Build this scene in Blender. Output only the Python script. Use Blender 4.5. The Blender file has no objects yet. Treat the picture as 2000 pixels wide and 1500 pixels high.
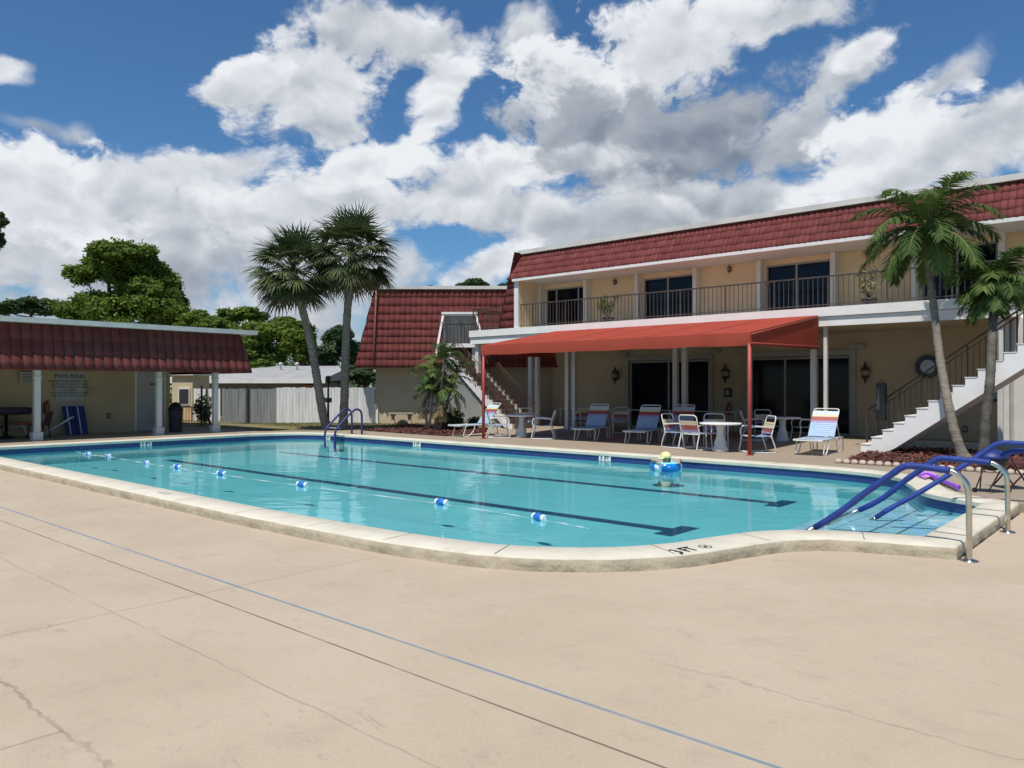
import bpy, bmesh, math, random
from mathutils import Vector, Matrix
from mathutils import noise as mnoise
random.seed(7)
R = math.radians
scene = bpy.context.scene
C = scene.collection
H0 = 1.72                      # eye height above the near deck
DZ = .12                       # level of the raised deck
F = 1500.0
HY = 755.0
A = Vector((.75, -.6614, 0)); V = Vector((.6614, .75, 0)); UP = Vector((0, 0, 1))

def W(s, t, z=0.0):            # pool grid: s along the pool, t across it
    return Vector((s*A.x + t*V.x, s*A.y + t*V.y, z))
def X0(x, y, z=0.0): return Vector((x, y, z))
def at(px, py, z=DZ):          # point at level z seen in a given direction
    Y = F*(H0-z)/(py-HY)
    return Vector(((px-1000)*Y/F, Y, z))
def dep(px, py, Y):
    return Vector(((px-1000)*Y/F, Y, H0+(HY-py)*Y/F))
def on_t(px, t):
    k = (px-1000)/F; Y = t/(V.y+V.x*k); return Y*(A.x*k+A.y)
def on_s(px, s):
    k = (px-1000)/F; Y = s/(A.x*k+A.y); return Y*(V.y+V.x*k)

# ------------------------------------------------------------ materials
MATS = {}
def new_mat(name):
    m = bpy.data.materials.new(name); m.use_nodes = True
    nt = m.node_tree; nt.nodes.clear()
    return m, nt, nt.nodes, nt.links
def N(nt, typ, **kw):
    n = nt.nodes.new(typ)
    for k, v in kw.items(): setattr(n, k, v)
    return n
def setin(n, **kw):
    for k, v in kw.items(): n.inputs[k.replace('_', ' ')].default_value = v
def math_n(nt, op, a, b=None, c=None, clamp=False):
    n = nt.nodes.new('ShaderNodeMath'); n.operation = op; n.use_clamp = clamp
    for i, x in enumerate((a, b, c)):
        if x is None: continue
        if isinstance(x, (int, float)): n.inputs[i].default_value = x
        else: nt.links.new(x, n.inputs[i])
    return n.outputs[0]
def mixc(nt, fac, a, b, mode='MIX'):
    n = nt.nodes.new('ShaderNodeMix'); n.data_type = 'RGBA'; n.blend_type = mode
    for i, x in ((0, fac), (6, a), (7, b)):
        if isinstance(x, (int, float)): n.inputs[i].default_value = x
        elif isinstance(x, (tuple, list)): n.inputs[i].default_value = (*x[:3], 1)
        else: nt.links.new(x, n.inputs[i])
    return n.outputs[2]
def noise(nt, vec, scale, detail=4, rough=.55, dist=0.0):
    n = nt.nodes.new('ShaderNodeTexNoise')
    n.inputs['Scale'].default_value = scale; n.inputs['Detail'].default_value = detail
    n.inputs['Roughness'].default_value = rough; n.inputs['Distortion'].default_value = dist
    if vec is not None: nt.links.new(vec, n.inputs['Vector'])
    return n.outputs['Fac']
def ramp(nt, fac, lo, hi, a=0.0, b=1.0):
    n = nt.nodes.new('ShaderNodeMapRange'); n.interpolation_type = 'SMOOTHSTEP'
    n.inputs['From Min'].default_value = lo; n.inputs['From Max'].default_value = hi
    n.inputs['To Min'].default_value = a; n.inputs['To Max'].default_value = b
    nt.links.new(fac, n.inputs['Value']); return n.outputs[0]
def scalev(nt, vec, v):
    n = nt.nodes.new('ShaderNodeVectorMath'); n.operation = 'MULTIPLY'
    nt.links.new(vec, n.inputs[0]); n.inputs[1].default_value = v; return n.outputs[0]
def geo_pos(nt): return nt.nodes.new('ShaderNodeNewGeometry').outputs['Position']
def obj_pos(nt): return nt.nodes.new('ShaderNodeTexCoord').outputs['Object']

def mat(name, col, rough=.6, var=.12, scale=3.0, bump=.0, bscale=40.0, metal=0.0, dirt=None, dirt_amt=.0, stretch=None, spec=.5, coat=0):
    if name in MATS: return MATS[name]
    m, nt, nd, lk = new_mat(name)
    out = N(nt, 'ShaderNodeOutputMaterial'); b = N(nt, 'ShaderNodeBsdfPrincipled')
    lk.new(b.outputs[0], out.inputs[0])
    p = obj_pos(nt)
    if stretch: p = scalev(nt, p, stretch)
    n1 = noise(nt, p, scale, 5, .6)
    dark = tuple(c*(1-var) for c in col); light = tuple(min(1, c*(1+var)) for c in col)
    c = mixc(nt, ramp(nt, n1, .3, .7), dark, light)
    if dirt:
        n2 = noise(nt, p, scale*.37, 6, .7, .4)
        c = mixc(nt, ramp(nt, n2, .5, .75, 0, dirt_amt), c, dirt)
    lk.new(c, b.inputs['Base Color'])
    b.inputs['Roughness'].default_value = rough; b.inputs['Metallic'].default_value = metal
    b.inputs['Specular IOR Level'].default_value = spec
    if coat: b.inputs['Coat Weight'].default_value = coat
    if bump:
        bn = N(nt, 'ShaderNodeBump'); setin(bn, Strength=bump, Distance=.02)
        lk.new(noise(nt, p, bscale, 4, .6), bn.inputs['Height']); lk.new(bn.outputs[0], b.inputs['Normal'])
    MATS[name] = m
    return m

def deck_mat(name, marks, dk=1.0):
    m, nt, nd, lk = new_mat(name)
    out = N(nt, 'ShaderNodeOutputMaterial'); b = N(nt, 'ShaderNodeBsdfPrincipled'); lk.new(b.outputs[0], out.inputs[0])
    P = geo_pos(nt)
    dn = nd.new('ShaderNodeVectorMath'); dn.operation = 'DOT_PRODUCT'; lk.new(P, dn.inputs[0]); dn.inputs[1].default_value = V
    t = dn.outputs['Value']
    ds = nd.new('ShaderNodeVectorMath'); ds.operation = 'DOT_PRODUCT'; lk.new(P, ds.inputs[0]); ds.inputs[1].default_value = A
    s = ds.outputs['Value']
    comb = nd.new('ShaderNodeCombineXYZ'); lk.new(s, comb.inputs[0]); lk.new(t, comb.inputs[1])
    Q = comb.outputs[0]
    n1 = noise(nt, Q, .55, 6, .6, .3); n2 = noise(nt, Q, 2.6, 6, .65, .5); n3 = noise(nt, Q, 45, 3, .6)
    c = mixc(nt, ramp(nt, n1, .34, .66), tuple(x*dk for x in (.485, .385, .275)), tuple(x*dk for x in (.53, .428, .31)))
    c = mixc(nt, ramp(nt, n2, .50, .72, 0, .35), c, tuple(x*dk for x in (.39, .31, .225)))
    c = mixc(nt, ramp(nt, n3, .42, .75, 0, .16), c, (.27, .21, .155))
    # scuffed patches
    sc = noise(nt, scalev(nt, Q, (1.0, 3.2, 1)), 2.2, 5, .7, .8)
    big = noise(nt, Q, .8, 3, .5)
    sm = math_n(nt, 'MULTIPLY', ramp(nt, sc, .60, .68), ramp(nt, big, .48, .62))
    c = mixc(nt, math_n(nt, 'MULTIPLY', sm, .42), c, (.25, .195, .145))
    # fine pitting and lighter worn patches
    pit = noise(nt, Q, 11, 4, .75, .3)
    c = mixc(nt, ramp(nt, pit, .60, .74, 0, .28), c, (.24, .19, .14))
    pale = noise(nt, Q, 1.3, 5, .7, .2)
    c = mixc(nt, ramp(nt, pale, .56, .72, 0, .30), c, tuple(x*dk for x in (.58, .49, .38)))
    hcut = None
    if marks:
        wob = math_n(nt, 'MULTIPLY', math_n(nt, 'SUBTRACT', noise(nt, Q, 2.3, 5, .7), .5), .26)
        wob2 = math_n(nt, 'MULTIPLY', math_n(nt, 'SUBTRACT', noise(nt, Q, 1.1, 3, .6), .5), .10)
        brk = noise(nt, Q, 1.7, 3, .6)
        def line(coord, val, w, wb=None):
            d = math_n(nt, 'SUBTRACT', coord, val)
            if wb is not None: d = math_n(nt, 'ADD', d, wb)
            d = math_n(nt, 'ABSOLUTE', d)
            return ramp(nt, d, w*.45, w, 1, 0)
        l1 = line(t, 3.40, .017)
        c = mixc(nt, math_n(nt, 'MULTIPLY', l1, ramp(nt, brk, .3, .5, .55, .9)), c, (.17, .235, .30))
        l2 = line(t, 3.06, .010)
        c = mixc(nt, math_n(nt, 'MULTIPLY', l2, ramp(nt, brk, .3, .55, .45, .95)), c, (.17, .11, .07))
        for tv, w, wb, amt in ((2.38, .010, wob2, .4), (1.4, .017, wob, .5)):
            l = line(t, tv, w, wb)
            c = mixc(nt, math_n(nt, 'MULTIPLY', l, math_n(nt, 'MULTIPLY', ramp(nt, brk, .35, .6, .3, 1), amt)), c, (.18, .135, .095))
        l = line(t, 4.22, .012, wob)
        lim = ramp(nt, s, -2.7, -2.3)
        c = mixc(nt, math_n(nt, 'MULTIPLY', math_n(nt, 'MULTIPLY', l, lim), .32), c, (.2, .15, .11))
        for sv, t0, t1 in ((-6.15, 1.4, 4.9), (-4.22, -4, 1.4), (-11.5, -4, 4.9), (-1.0, -4, 3.0), (-17.5, -4, 4.9)):
            l = line(s, sv, .013, wob2)
            lim = math_n(nt, 'MULTIPLY', ramp(nt, t, t0-.01, t0+.01), ramp(nt, t, t1-.01, t1+.01, 1, 0))
            c = mixc(nt, math_n(nt, 'MULTIPLY', math_n(nt, 'MULTIPLY', l, lim), .45), c, (.2, .15, .11))
        hcut = math_n(nt, 'ADD', l1, l2)
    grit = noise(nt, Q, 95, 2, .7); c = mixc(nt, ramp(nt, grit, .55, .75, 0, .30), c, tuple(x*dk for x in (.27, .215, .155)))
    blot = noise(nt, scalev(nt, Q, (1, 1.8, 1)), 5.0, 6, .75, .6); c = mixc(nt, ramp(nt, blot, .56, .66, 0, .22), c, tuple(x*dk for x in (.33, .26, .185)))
    lk.new(c, b.inputs['Base Color']); b.inputs['Roughness'].default_value = .82
    b.inputs['Specular IOR Level'].default_value = .3
    bn = N(nt, 'ShaderNodeBump'); setin(bn, Strength=.35, Distance=.012)
    h = math_n(nt, 'ADD', math_n(nt, 'MULTIPLY', noise(nt, Q, 60, 4, .6), .35), n2)
    if hcut: h = math_n(nt, 'SUBTRACT', h, hcut)
    lk.new(h, bn.inputs['Height']); lk.new(bn.outputs[0], b.inputs['Normal'])
    return m

def leaf_mat(name, c0, c1, trans=.25, rough=.55):
    m, nt, nd, lk = new_mat(name)
    out = N(nt, 'ShaderNodeOutputMaterial'); b = N(nt, 'ShaderNodeBsdfPrincipled'); tr = N(nt, 'ShaderNodeBsdfTranslucent')
    mx = N(nt, 'ShaderNodeMixShader'); mx.inputs[0].default_value = trans
    at_ = N(nt, 'ShaderNodeAttribute'); at_.attribute_name = 'v'
    c = mixc(nt, at_.outputs['Fac'], c0, c1)
    n = noise(nt, geo_pos(nt), .9, 3, .6)
    c = mixc(nt, ramp(nt, n, .35, .65, 0, .4), c, tuple(x*.85 for x in c0))
    lk.new(c, b.inputs['Base Color']); lk.new(c, tr.inputs[0])
    b.inputs['Roughness'].default_value = rough+.1; b.inputs['Specular IOR Level'].default_value = .22
    lk.new(b.outputs[0], mx.inputs[1]); lk.new(tr.outputs[0], mx.inputs[2]); lk.new(mx.outputs[0], out.inputs[0])
    return m

def vary_mat(name, c0, c1, rough=.6, spec=.5, bump=.2):
    m, nt, nd, lk = new_mat(name)
    out = N(nt, 'ShaderNodeOutputMaterial'); b = N(nt, 'ShaderNodeBsdfPrincipled'); lk.new(b.outputs[0], out.inputs[0])
    at_ = N(nt, 'ShaderNodeAttribute'); at_.attribute_name = 'v'
    c = mixc(nt, at_.outputs['Fac'], c0, c1)
    n = noise(nt, geo_pos(nt), 1.3, 6, .7, .3)
    c = mixc(nt, ramp(nt, n, .45, .75, 0, .45), c, tuple(x*.62 for x in c0))
    lk.new(c, b.inputs['Base Color']); b.inputs['Roughness'].default_value = rough; b.inputs['Specular IOR Level'].default_value = spec
    bn = N(nt, 'ShaderNodeBump'); setin(bn, Strength=bump, Distance=.01)
    lk.new(noise(nt, geo_pos(nt), 35, 4, .6), bn.inputs['Height']); lk.new(bn.outputs[0], b.inputs['Normal'])
    return m

# ------------------------------------------------------------ mesh builder
class MB:
    def __init__(s, fr=None):
        s.v = []; s.f = []; s.sm = []; s.mi = []; s.val = []; s.fr = fr or (lambda a, b, c: Vector((a, b, c)))
        s.cur = 0; s.cv = .5
    def face(s, idx, smooth=False):
        s.f.append(tuple(idx)); s.sm.append(smooth); s.mi.append(s.cur); s.val.append(s.cv)
    def poly(s, pts, smooth=False):
        n = len(s.v); s.v += [Vector(p) for p in pts]; s.face(range(n, n+len(pts)), smooth)
    def box(s, a0, a1, b0, b1, c0, c1):
        n = len(s.v)
        for c in (c0, c1):
            for a, b in ((a0, b0), (a1, b0), (a1, b1), (a0, b1)): s.v.append(s.fr(a, b, c))
        for f in ((3, 2, 1, 0), (4, 5, 6, 7), (0, 1, 5, 4), (1, 2, 6, 5), (2, 3, 7, 6), (3, 0, 4, 7)): s.face([n+i for i in f])
        return s
    def hexa(s, p):            # 8 world points, bottom four then top four
        n = len(s.v); s.v += [Vector(q) for q in p]
        for f in ((3, 2, 1, 0), (4, 5, 6, 7), (0, 1, 5, 4), (1, 2, 6, 5), (2, 3, 7, 6), (3, 0, 4, 7)): s.face([n+i for i in f])
        return s
    def tube(s, pts, r, k=8, caps=True, closed=False):
        pts = [s.fr(*p) for p in pts]; m = len(pts); n0 = len(s.v)
        rr = r if isinstance(r, (list, tuple)) else [r]*m
        ref = None
        for i, p in enumerate(pts):
            if closed: d = pts[(i+1) % m]-pts[i-1]
            else: d = pts[min(i+1, m-1)]-pts[max(i-1, 0)]
            d.normalize()
            if ref is None:
                ref = UP if abs(d.z) < .9 else Vector((1, 0, 0))
            a = ref - d*ref.dot(d)
            if a.length < 1e-4: a = Vector((1, 0, 0)) - d*d.x
            a.normalize(); b = d.cross(a); ref = a
            for j in range(k):
                q = 2*math.pi*j/k; s.v.append(p + (a*math.cos(q)+b*math.sin(q))*rr[i])
        for i in range(m if closed else m-1):
            for j in range(k):
                i2 = (i+1) % m
                s.face((n0+i*k+j, n0+i*k+(j+1) % k, n0+i2*k+(j+1) % k, n0+i2*k+j), True)
        if caps and not closed:
            s.face([n0+j for j in range(k)][::-1]); s.face([n0+(m-1)*k+j for j in range(k)])
        return s
    def lathe(s, c, prof, k=20):   # prof: (r, z) from bottom to top
        n0 = len(s.v); c = s.fr(*c)
        for r, z in prof:
            for j in range(k):
                q = 2*math.pi*j/k; s.v.append(c+Vector((r*math.cos(q), r*math.sin(q), z)))
        for i in range(len(prof)-1):
            for j in range(k):
                s.face((n0+i*k+j, n0+i*k+(j+1) % k, n0+(i+1)*k+(j+1) % k, n0+(i+1)*k+j), True)
        s.face([n0+j for j in range(k)][::-1]); s.face([n0+(len(prof)-1)*k+j for j in range(k)])
        return s
    def build(s, name, mats, parent=None, local=False, bevel=0):
        off = Vector((0, 0, 0)) if (local or parent is None) else root_loc(parent)
        me = bpy.data.meshes.new(name)
        me.from_pydata([tuple(p-off) for p in s.v], [], s.f)
        me.polygons.foreach_set('use_smooth', s.sm); me.polygons.foreach_set('material_index', s.mi)
        at_ = me.attributes.new('v', 'FLOAT', 'FACE'); at_.data.foreach_set('value', s.val)
        for m in (mats if isinstance(mats, (list, tuple)) else [mats]): me.materials.append(m)
        me.update()
        o = bpy.data.objects.new(name, me); C.objects.link(o)
        if parent: o.parent = parent
        if bevel:
            b = o.modifiers.new('bevel', 'BEVEL'); b.width = bevel; b.segments = 2; b.limit_method = 'ANGLE'
        return o
def root_loc(o):
    l = Vector(o.location)
    while o.parent: o = o.parent; l += Vector(o.location)
    return l
def tag(o, label=None, cat=None, group=None, kind=None):
    if label: o['label'] = label
    if cat: o['category'] = cat
    if group: o['group'] = group
    if kind: o['kind'] = kind
    return o
def thing(name, loc, label, cat, group=None, rz=0):
    o = bpy.data.objects.new(name, None); C.objects.link(o); o.location = loc; o.rotation_euler.z = rz
    o.empty_display_size = .1
    return tag(o, label, cat, group)
KIDS = {}
def copy_tree(o, loc=None, rz=None, label=None, parent=None):
    c = o.copy(); C.objects.link(c)
    if parent: c.parent = parent
    if loc is not None: c.location = loc
    if rz is not None: c.rotation_euler.z = rz
    if label: c['label'] = label
    for ch in list(o.children): copy_tree(ch, parent=c)
    return c
def text_mb(mb, txt, origin, right, up, size, bold=0.0):
    cu = bpy.data.curves.new('txt', 'FONT'); cu.body = txt; cu.size = size; cu.align_x = 'CENTER'; cu.align_y = 'CENTER'
    cu.offset = bold; cu.resolution_u = 2
    ob = bpy.data.objects.new('txt', cu); C.objects.link(ob)
    dg = bpy.context.evaluated_depsgraph_get(); me = bpy.data.meshes.new_from_object(ob.evaluated_get(dg))
    n = len(mb.v)
    for v in me.vertices: mb.v.append(origin+right*v.co.x+up*v.co.y)
    for p in me.polygons: mb.face([n+i for i in p.vertices])
    bpy.data.objects.remove(ob); bpy.data.curves.remove(cu); bpy.data.meshes.remove(me)
def catmull(pts, n=6):
    out = []
    for i in range(len(pts)-1):
        p0 = pts[max(i-1, 0)]; p1 = pts[i]; p2 = pts[i+1]; p3 = pts[min(i+2, len(pts)-1)]
        for j in range(n):
            u = j/n
            out.append(tuple(.5*((2*p1[k])+(-p0[k]+p2[k])*u+(2*p0[k]-5*p1[k]+4*p2[k]-p3[k])*u*u+(-p0[k]+3*p1[k]-3*p2[k]+p3[k])*u**3) for k in range(len(p1))))
    out.append(tuple(pts[-1])); return out

# ------------------------------------------------------------ material set
M_white = mat('white_paint', (.80, .78, .73), .5, .04, 2, dirt=(.45, .42, .37), dirt_amt=.35)
M_slab = mat('white_stucco', (.84, .815, .76), .75, .05, 1.2, bump=.2, bscale=60, dirt=(.5, .48, .44), dirt_amt=.4)
M_post = mat('post_paint', (.66, .63, .57), .55, .06, 2, dirt=(.4, .37, .33), dirt_amt=.3)
M_gutter = mat('gutter_metal', (.66, .63, .56), .45, .08, 1.5, dirt=(.4, .4, .38), dirt_amt=.4)
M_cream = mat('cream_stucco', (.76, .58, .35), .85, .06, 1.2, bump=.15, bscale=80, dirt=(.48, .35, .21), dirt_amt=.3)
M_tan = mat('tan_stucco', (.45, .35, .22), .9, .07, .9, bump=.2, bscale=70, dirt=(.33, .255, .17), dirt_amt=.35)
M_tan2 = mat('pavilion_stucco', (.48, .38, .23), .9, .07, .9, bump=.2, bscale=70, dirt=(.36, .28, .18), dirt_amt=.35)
M_tile = vary_mat('red_roof_tile', (.145, .037, .032), (.20, .055, .047), .75, .15)
M_seam = mat('tile_seam_shade', (.075, .024, .02), .9, .3, 3)  # darker red that paints the shade of the grooves between tile columns
M_awn = mat('awning_canvas', (.36, .062, .038), .9, .07, 1.2, bump=.12, bscale=14, spec=.12, dirt=(.42, .07, .045), dirt_amt=.5)
M_awnpost = mat('red_post_paint', (.36, .06, .045), .5, .12, 3)
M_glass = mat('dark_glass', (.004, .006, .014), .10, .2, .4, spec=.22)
M_frame = mat('window_frame', (.30, .29, .26), .5, .1, 3)
M_iron = mat('dark_iron', (.028, .022, .018), .5, .3, 5)
M_brown = mat('brown_iron', (.055, .035, .022), .55, .25, 5)
M_rail = mat('rail_paint', (.07, .055, .045), .5, .25, 4)
M_alu = mat('white_tube', (.72, .70, .66), .35, .05, 4)
M_blue = mat('blue_strap', (.36, .49, .62), .5, .08, 12)
M_cy = mat('pale_strap', (.62, .70, .72), .5, .06, 12)
M_yel = mat('yellow_strap', (.76, .62, .38), .5, .06, 12)
M_red = mat('red_strap', (.40, .10, .07), .5, .08, 12)
M_vio = mat('violet_strap', (.36, .28, .50), .5, .08, 12)
M_org = mat('orange_cloth', (.50, .15, .045), .8, .12, 8)
M_navy = mat('navy_vinyl', (.012, .03, .17), .5, .2, 4)
M_steel = mat('steel', (.62, .58, .50), .22, .12, 6, metal=1.0, bump=.05, bscale=30)
M_foam = mat('blue_foam', (.014, .042, .23), .65, .15, 7, bump=.15, bscale=90, dirt=(.05, .09, .30), dirt_amt=.5)
M_trunk = mat('palm_bark', (.235, .20, .155), .9, .28, 5, bump=.9, bscale=14, stretch=(1, 1, 3.5), dirt=(.15, .125, .10), dirt_amt=.6)
M_bark = mat('bark', (.11, .08, .055), .9, .3, 4, bump=.5, bscale=12)
M_shaft = mat('crown_shaft', (.16, .22, .06), .5, .15, 5)
M_fan = leaf_mat('fan_leaf', (.045, .078, .028), (.15, .175, .065), .22)
M_fandry = leaf_mat('dry_fan_leaf', (.12, .085, .04), (.20, .15, .07), .15)
M_pin = leaf_mat('feather_leaf', (.045, .095, .020), (.15, .22, .055), .28)
M_pindry = leaf_mat('dry_feather_leaf', (.15, .12, .05), (.24, .19, .08), .2)
M_leaf1 = leaf_mat('oak_leaf', (.07, .135, .020), (.24, .32, .05), .38)
M_leaf2 = leaf_mat('yellow_leaf', (.09, .16, .022), (.26, .32, .05), .38)
M_leaf3 = leaf_mat('dark_leaf', (.04, .085, .035), (.13, .18, .07), .3)
M_stone = mat('bench_stone', (.38, .32, .24), .9, .12, 6, bump=.4)
M_black = mat('black_metal', (.012, .012, .013), .4, .3, 6)
M_plast = mat('grey_plastic', (.05, .05, .05), .5, .15, 6)
M_house = mat('grey_house_wall', (.20, .20, .20), .9, .1, 1)
M_roofgrey = mat('pale_flat_roof', (.37, .36, .35), .85, .1, .8, dirt=(.28, .28, .28), dirt_amt=.4)
M_fw = mat('weathered_white_board', (.70, .70, .68), .85, .14, 2.2, stretch=(2.5, 2.5, .25), dirt=(.40, .41, .40), dirt_amt=.6)
M_fg = mat('weathered_grey_board', (.24, .25, .255), .85, .2, 2.2, stretch=(2.5, 2.5, .25), dirt=(.13, .135, .14), dirt_amt=.7)
M_door = mat('grey_door', (.42, .40, .39), .6, .04, 2)
M_pot = mat('dark_pot', (.03, .02, .03), .5, .2, 5)
M_skin = mat('skin', (.52, .30, .20), .55, .06, 10)

# ------------------------------------------------------------ ground sheets
def sheet(name, pts, z, m, label=None, fr=W, thick=None):
    mb = MB(); mb.poly([fr(a, b, z) for a, b in pts]); 
    if thick:
        n = len(pts)
        for i in range(n):
            a = pts[i]; b = pts[(i+1) % n]
            mb.poly([fr(*a, z-thick), fr(*b, z-thick), fr(*b, z), fr(*a, z)])
    o = mb.build(name, m); tag(o, kind='structure')
    if label: o['label'] = label
    # triangulate concave outlines cleanly
    bm = bmesh.new(); bm.from_mesh(o.data); bmesh.ops.triangulate(bm, faces=[f for f in bm.faces if len(f.verts) > 4]); 
    bm.normal_update(); bm.to_mesh(o.data); bm.free()
    return o
near_ctl = [(-9.0, 5.36), (-7.42, 5.42), (-6.1, 5.52), (-5.1, 5.74), (-4.41, 6.2), (-3.98, 6.8), (-3.76, 7.5), (-3.5, 8.15), (-3.05, 8.62), (-2.5, 8.86), (-2.1, 8.98)]
far_ctl = [(-2.1, 12.22), (-2.55, 12.45), (-3.02, 12.88), (-3.42, 13.75), (-3.85, 14.65), (-4.55, 15.1), (-5.6, 15.3)]
inner = [(-23.5, 5.36)] + catmull(near_ctl, 6) + catmull(far_ctl, 6) + [(-21.9, 15.3)] + catmull([(-22.3, 15.22), (-22.9, 14.85), (-23.3, 14.2), (-23.5, 13.4)], 4)
def offset(pl, d):
    n = len(pl); out = []
    for i in range(n):
        p = Vector(pl[i]); a = Vector(pl[i-1]); b = Vector(pl[(i+1) % n])
        e1 = (p-a).normalized(); e2 = (b-p).normalized()
        n1 = Vector((e1.y, -e1.x)); n2 = Vector((e2.y, -e2.x))
        m = (n1+n2); m.normalize(); k = max(.5, m.dot(n1))
        q = p+m*d/k; out.append((q.x, q.y))
    return out
outer = [(min(a, -1.74) if d > 0 else a, b) for (a, b), d in zip(offset(inner, .45), [1]*len(inner))]
# find pieces of the outer outline
def idx_near(pl, q): return min(range(len(pl)), key=lambda i: (pl[i][0]-q[0])**2+(pl[i][1]-q[1])**2)
iC = idx_near(inner, (-2.1, 8.98)); iD = idx_near(inner, (-2.1, 12.22))

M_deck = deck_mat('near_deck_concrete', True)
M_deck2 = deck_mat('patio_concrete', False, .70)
deck_near = [(-24.2, -40), (30, -40), (30, 12.45), (-1.72, 12.45), (-1.72, outer[iC][1])] + [outer[i] for i in range(iC-1, 0, -1)] + [(-24.2, outer[0][1])]
o = sheet('pool_deck', [(a, b) for a, b in deck_near], 0.0, M_deck, 'smooth beige concrete deck around the near side of the pool')
raised = [(-24.2, 4.9), (-23.93, 4.9)] + [outer[i] for i in range(len(outer)-1, iD, -1)] + [(-1.74, 12.45), (30, 12.45), (30, 27), (-23, 27), (-23, 17.2), (-25.0, 14.6), (-40, 14.6), (-40, 4.9)]
# keep z just under the coping
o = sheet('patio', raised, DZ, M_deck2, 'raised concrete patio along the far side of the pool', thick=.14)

M_lawn = mat('dry_grass', (.19, .16, .06), .95, .3, 1.5, bump=.8, bscale=60, dirt=(.27, .21, .10), dirt_amt=.7)
g = sheet('ground', [(-700, -700), (700, -700), (700, 700), (-700, 700)], -1.0, mat('earth', (.16, .14, .08), .95, .2, .1), fr=X0)
l1_ = sheet('lawn', [(-500, 16.1), (500, 16.1), (500, 500), (-500, 500)], .095, M_lawn, 'dry lawn between the patio and the fence')
l2_ = sheet('lawn', [(-500, -400), (-24.3, -400), (-24.3, 16.1), (-500, 16.1)], .09, M_lawn)
# grass tufts on the strip in front of the fence
gb = MB()
for i in range(9000):
    px = random.uniform(430, 860); y = random.uniform(27.5, 33.9)
    x = (px-1000)*y/F
    s_ = x*A.x+y*A.y; t_ = x*V.x+y*V.y
    if t_ < 17.3 or s_ > -19: continue
    h = random.uniform(.02, .07); a = random.uniform(0, 6.28); w = .012; gb.cv = random.random()
    p = Vector((x, y, .095)); d = Vector((math.cos(a)*w, math.sin(a)*w, 0))
    gb.poly([p-d, p+d, p+Vector((random.uniform(-.03, .03), random.uniform(-.03, .03), h))])
tag(gb.build('grass', leaf_mat('grass_blade', (.10, .11, .03), (.30, .25, .11), .3)), 'short dry yellowish grass on the strip before the fence', 'grass', kind='stuff')

# mulch beds (chips are geometry)
M_mulch = mat('mulch', (.085, .028, .02), .95, .5, 9, bump=1, bscale=50, dirt=(.03, .012, .01), dirt_amt=.8)
def bed(name, poly, label, n):
    sheet(name, poly, DZ+.012, M_mulch, label)
    mb = MB(); xs = [p[0] for p in poly]; ys = [p[1] for p in poly]; k = 0
    while k < n:
        a = random.uniform(min(xs), max(xs)); b = random.uniform(min(ys), max(ys))
        ins = False; j = len(poly)-1
        for i in range(len(poly)):
            if (poly[i][1] > b) != (poly[j][1] > b) and a < (poly[j][0]-poly[i][0])*(b-poly[i][1])/(poly[j][1]-poly[i][1])+poly[i][0]: ins = not ins
            j = i
        k += 1
        if not ins: continue
        mb.cv = random.random(); c = W(a, b, DZ+random.uniform(.015, .06)); q = random.uniform(0, 6.28)
        d = Vector((math.cos(q), math.sin(q), random.uniform(-.5, .5)))*random.uniform(.02, .06); e = Vector((-math.sin(q), math.cos(q), random.uniform(-.4, .4)))*random.uniform(.01, .025)
        mb.poly([c-d-e, c+d-e, c+d+e, c-d+e])
    tag(mb.build('mulch_chips', vary_mat('chip_'+name, (.07, .02, .015), (.20, .07, .045), .9)), label.replace('bed of ', 'loose chips of '), 'mulch', kind='stuff')
bed('mulch_bed', [(-5.5, 16.55), (3, 16.8), (3, 22.0), (-5.4, 22.0), (-5.9, 19.6)], 'bed of red brown mulch at the foot of the white staircase', 7000)
bed('mulch_bed', [(-22.6, 17.3), (-17.9, 17.1), (-18.4, 19.5), (-20, 21.4), (-24.5, 21.2)], 'bed of red brown mulch under the clumped palm', 4500)
# scalloped edging stones of the right bed
mb = MB()
for i in range(26):
    a = -5.5+i*.16; c = W(a, 16.55+.0*i, DZ); mb.lathe(c, [(.075, 0), (.075, .05), (.05, .085), (.01, .095)], 8)
tag(mb.build('bed_edging', mat('edging_stone', (.52, .42, .33), .9, .1, 5)), 'low scalloped stone edging in front of the mulch bed', 'edging')
mb = MB(W); mb.box(-5.9, 2.5, 22.05, 22.3, DZ+.0005, DZ+.17)
tag(mb.build('low_curb', mat('curb_stone', (.50, .43, .32), .85, .1, 3, dirt=(.3, .25, .2), dirt_amt=.5), bevel=.015), 'long low pale curb behind the mulch bed', 'curb')

# ------------------------------------------------------------ pool
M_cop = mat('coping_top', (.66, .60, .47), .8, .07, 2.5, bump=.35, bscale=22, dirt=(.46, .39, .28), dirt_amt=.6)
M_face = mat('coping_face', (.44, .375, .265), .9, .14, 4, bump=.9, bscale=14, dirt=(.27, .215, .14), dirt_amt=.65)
CT = .135
ringpts = []
def densify(pin, pout, step=.12):
    a = []; b = []
    n = len(pin)
    for i in range(n):
        p, q = Vector(pin[i]), Vector(pin[(i+1) % n]); r, s_ = Vector(pout[i]), Vector(pout[(i+1) % n])
        k = max(1, int((p-q).length/step))
        for j in range(k):
            u = j/k; a.append(p.lerp(q, u)); b.append(r.lerp(s_, u))
    return a, b
din, dout = densify(inner, outer)
mb = MB(); n = len(din)
prof = [(-.02, -.02, 0), (-.025, .05, 0), (-.012, .075, 0), (.0, .095, 0), (.0, .118, 0), (.02, CT, 0)]
cross = []
def jit(p, amp, k=3.0): return mnoise.noise(Vector((p.x*k, p.y*k, .3)))*amp
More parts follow.
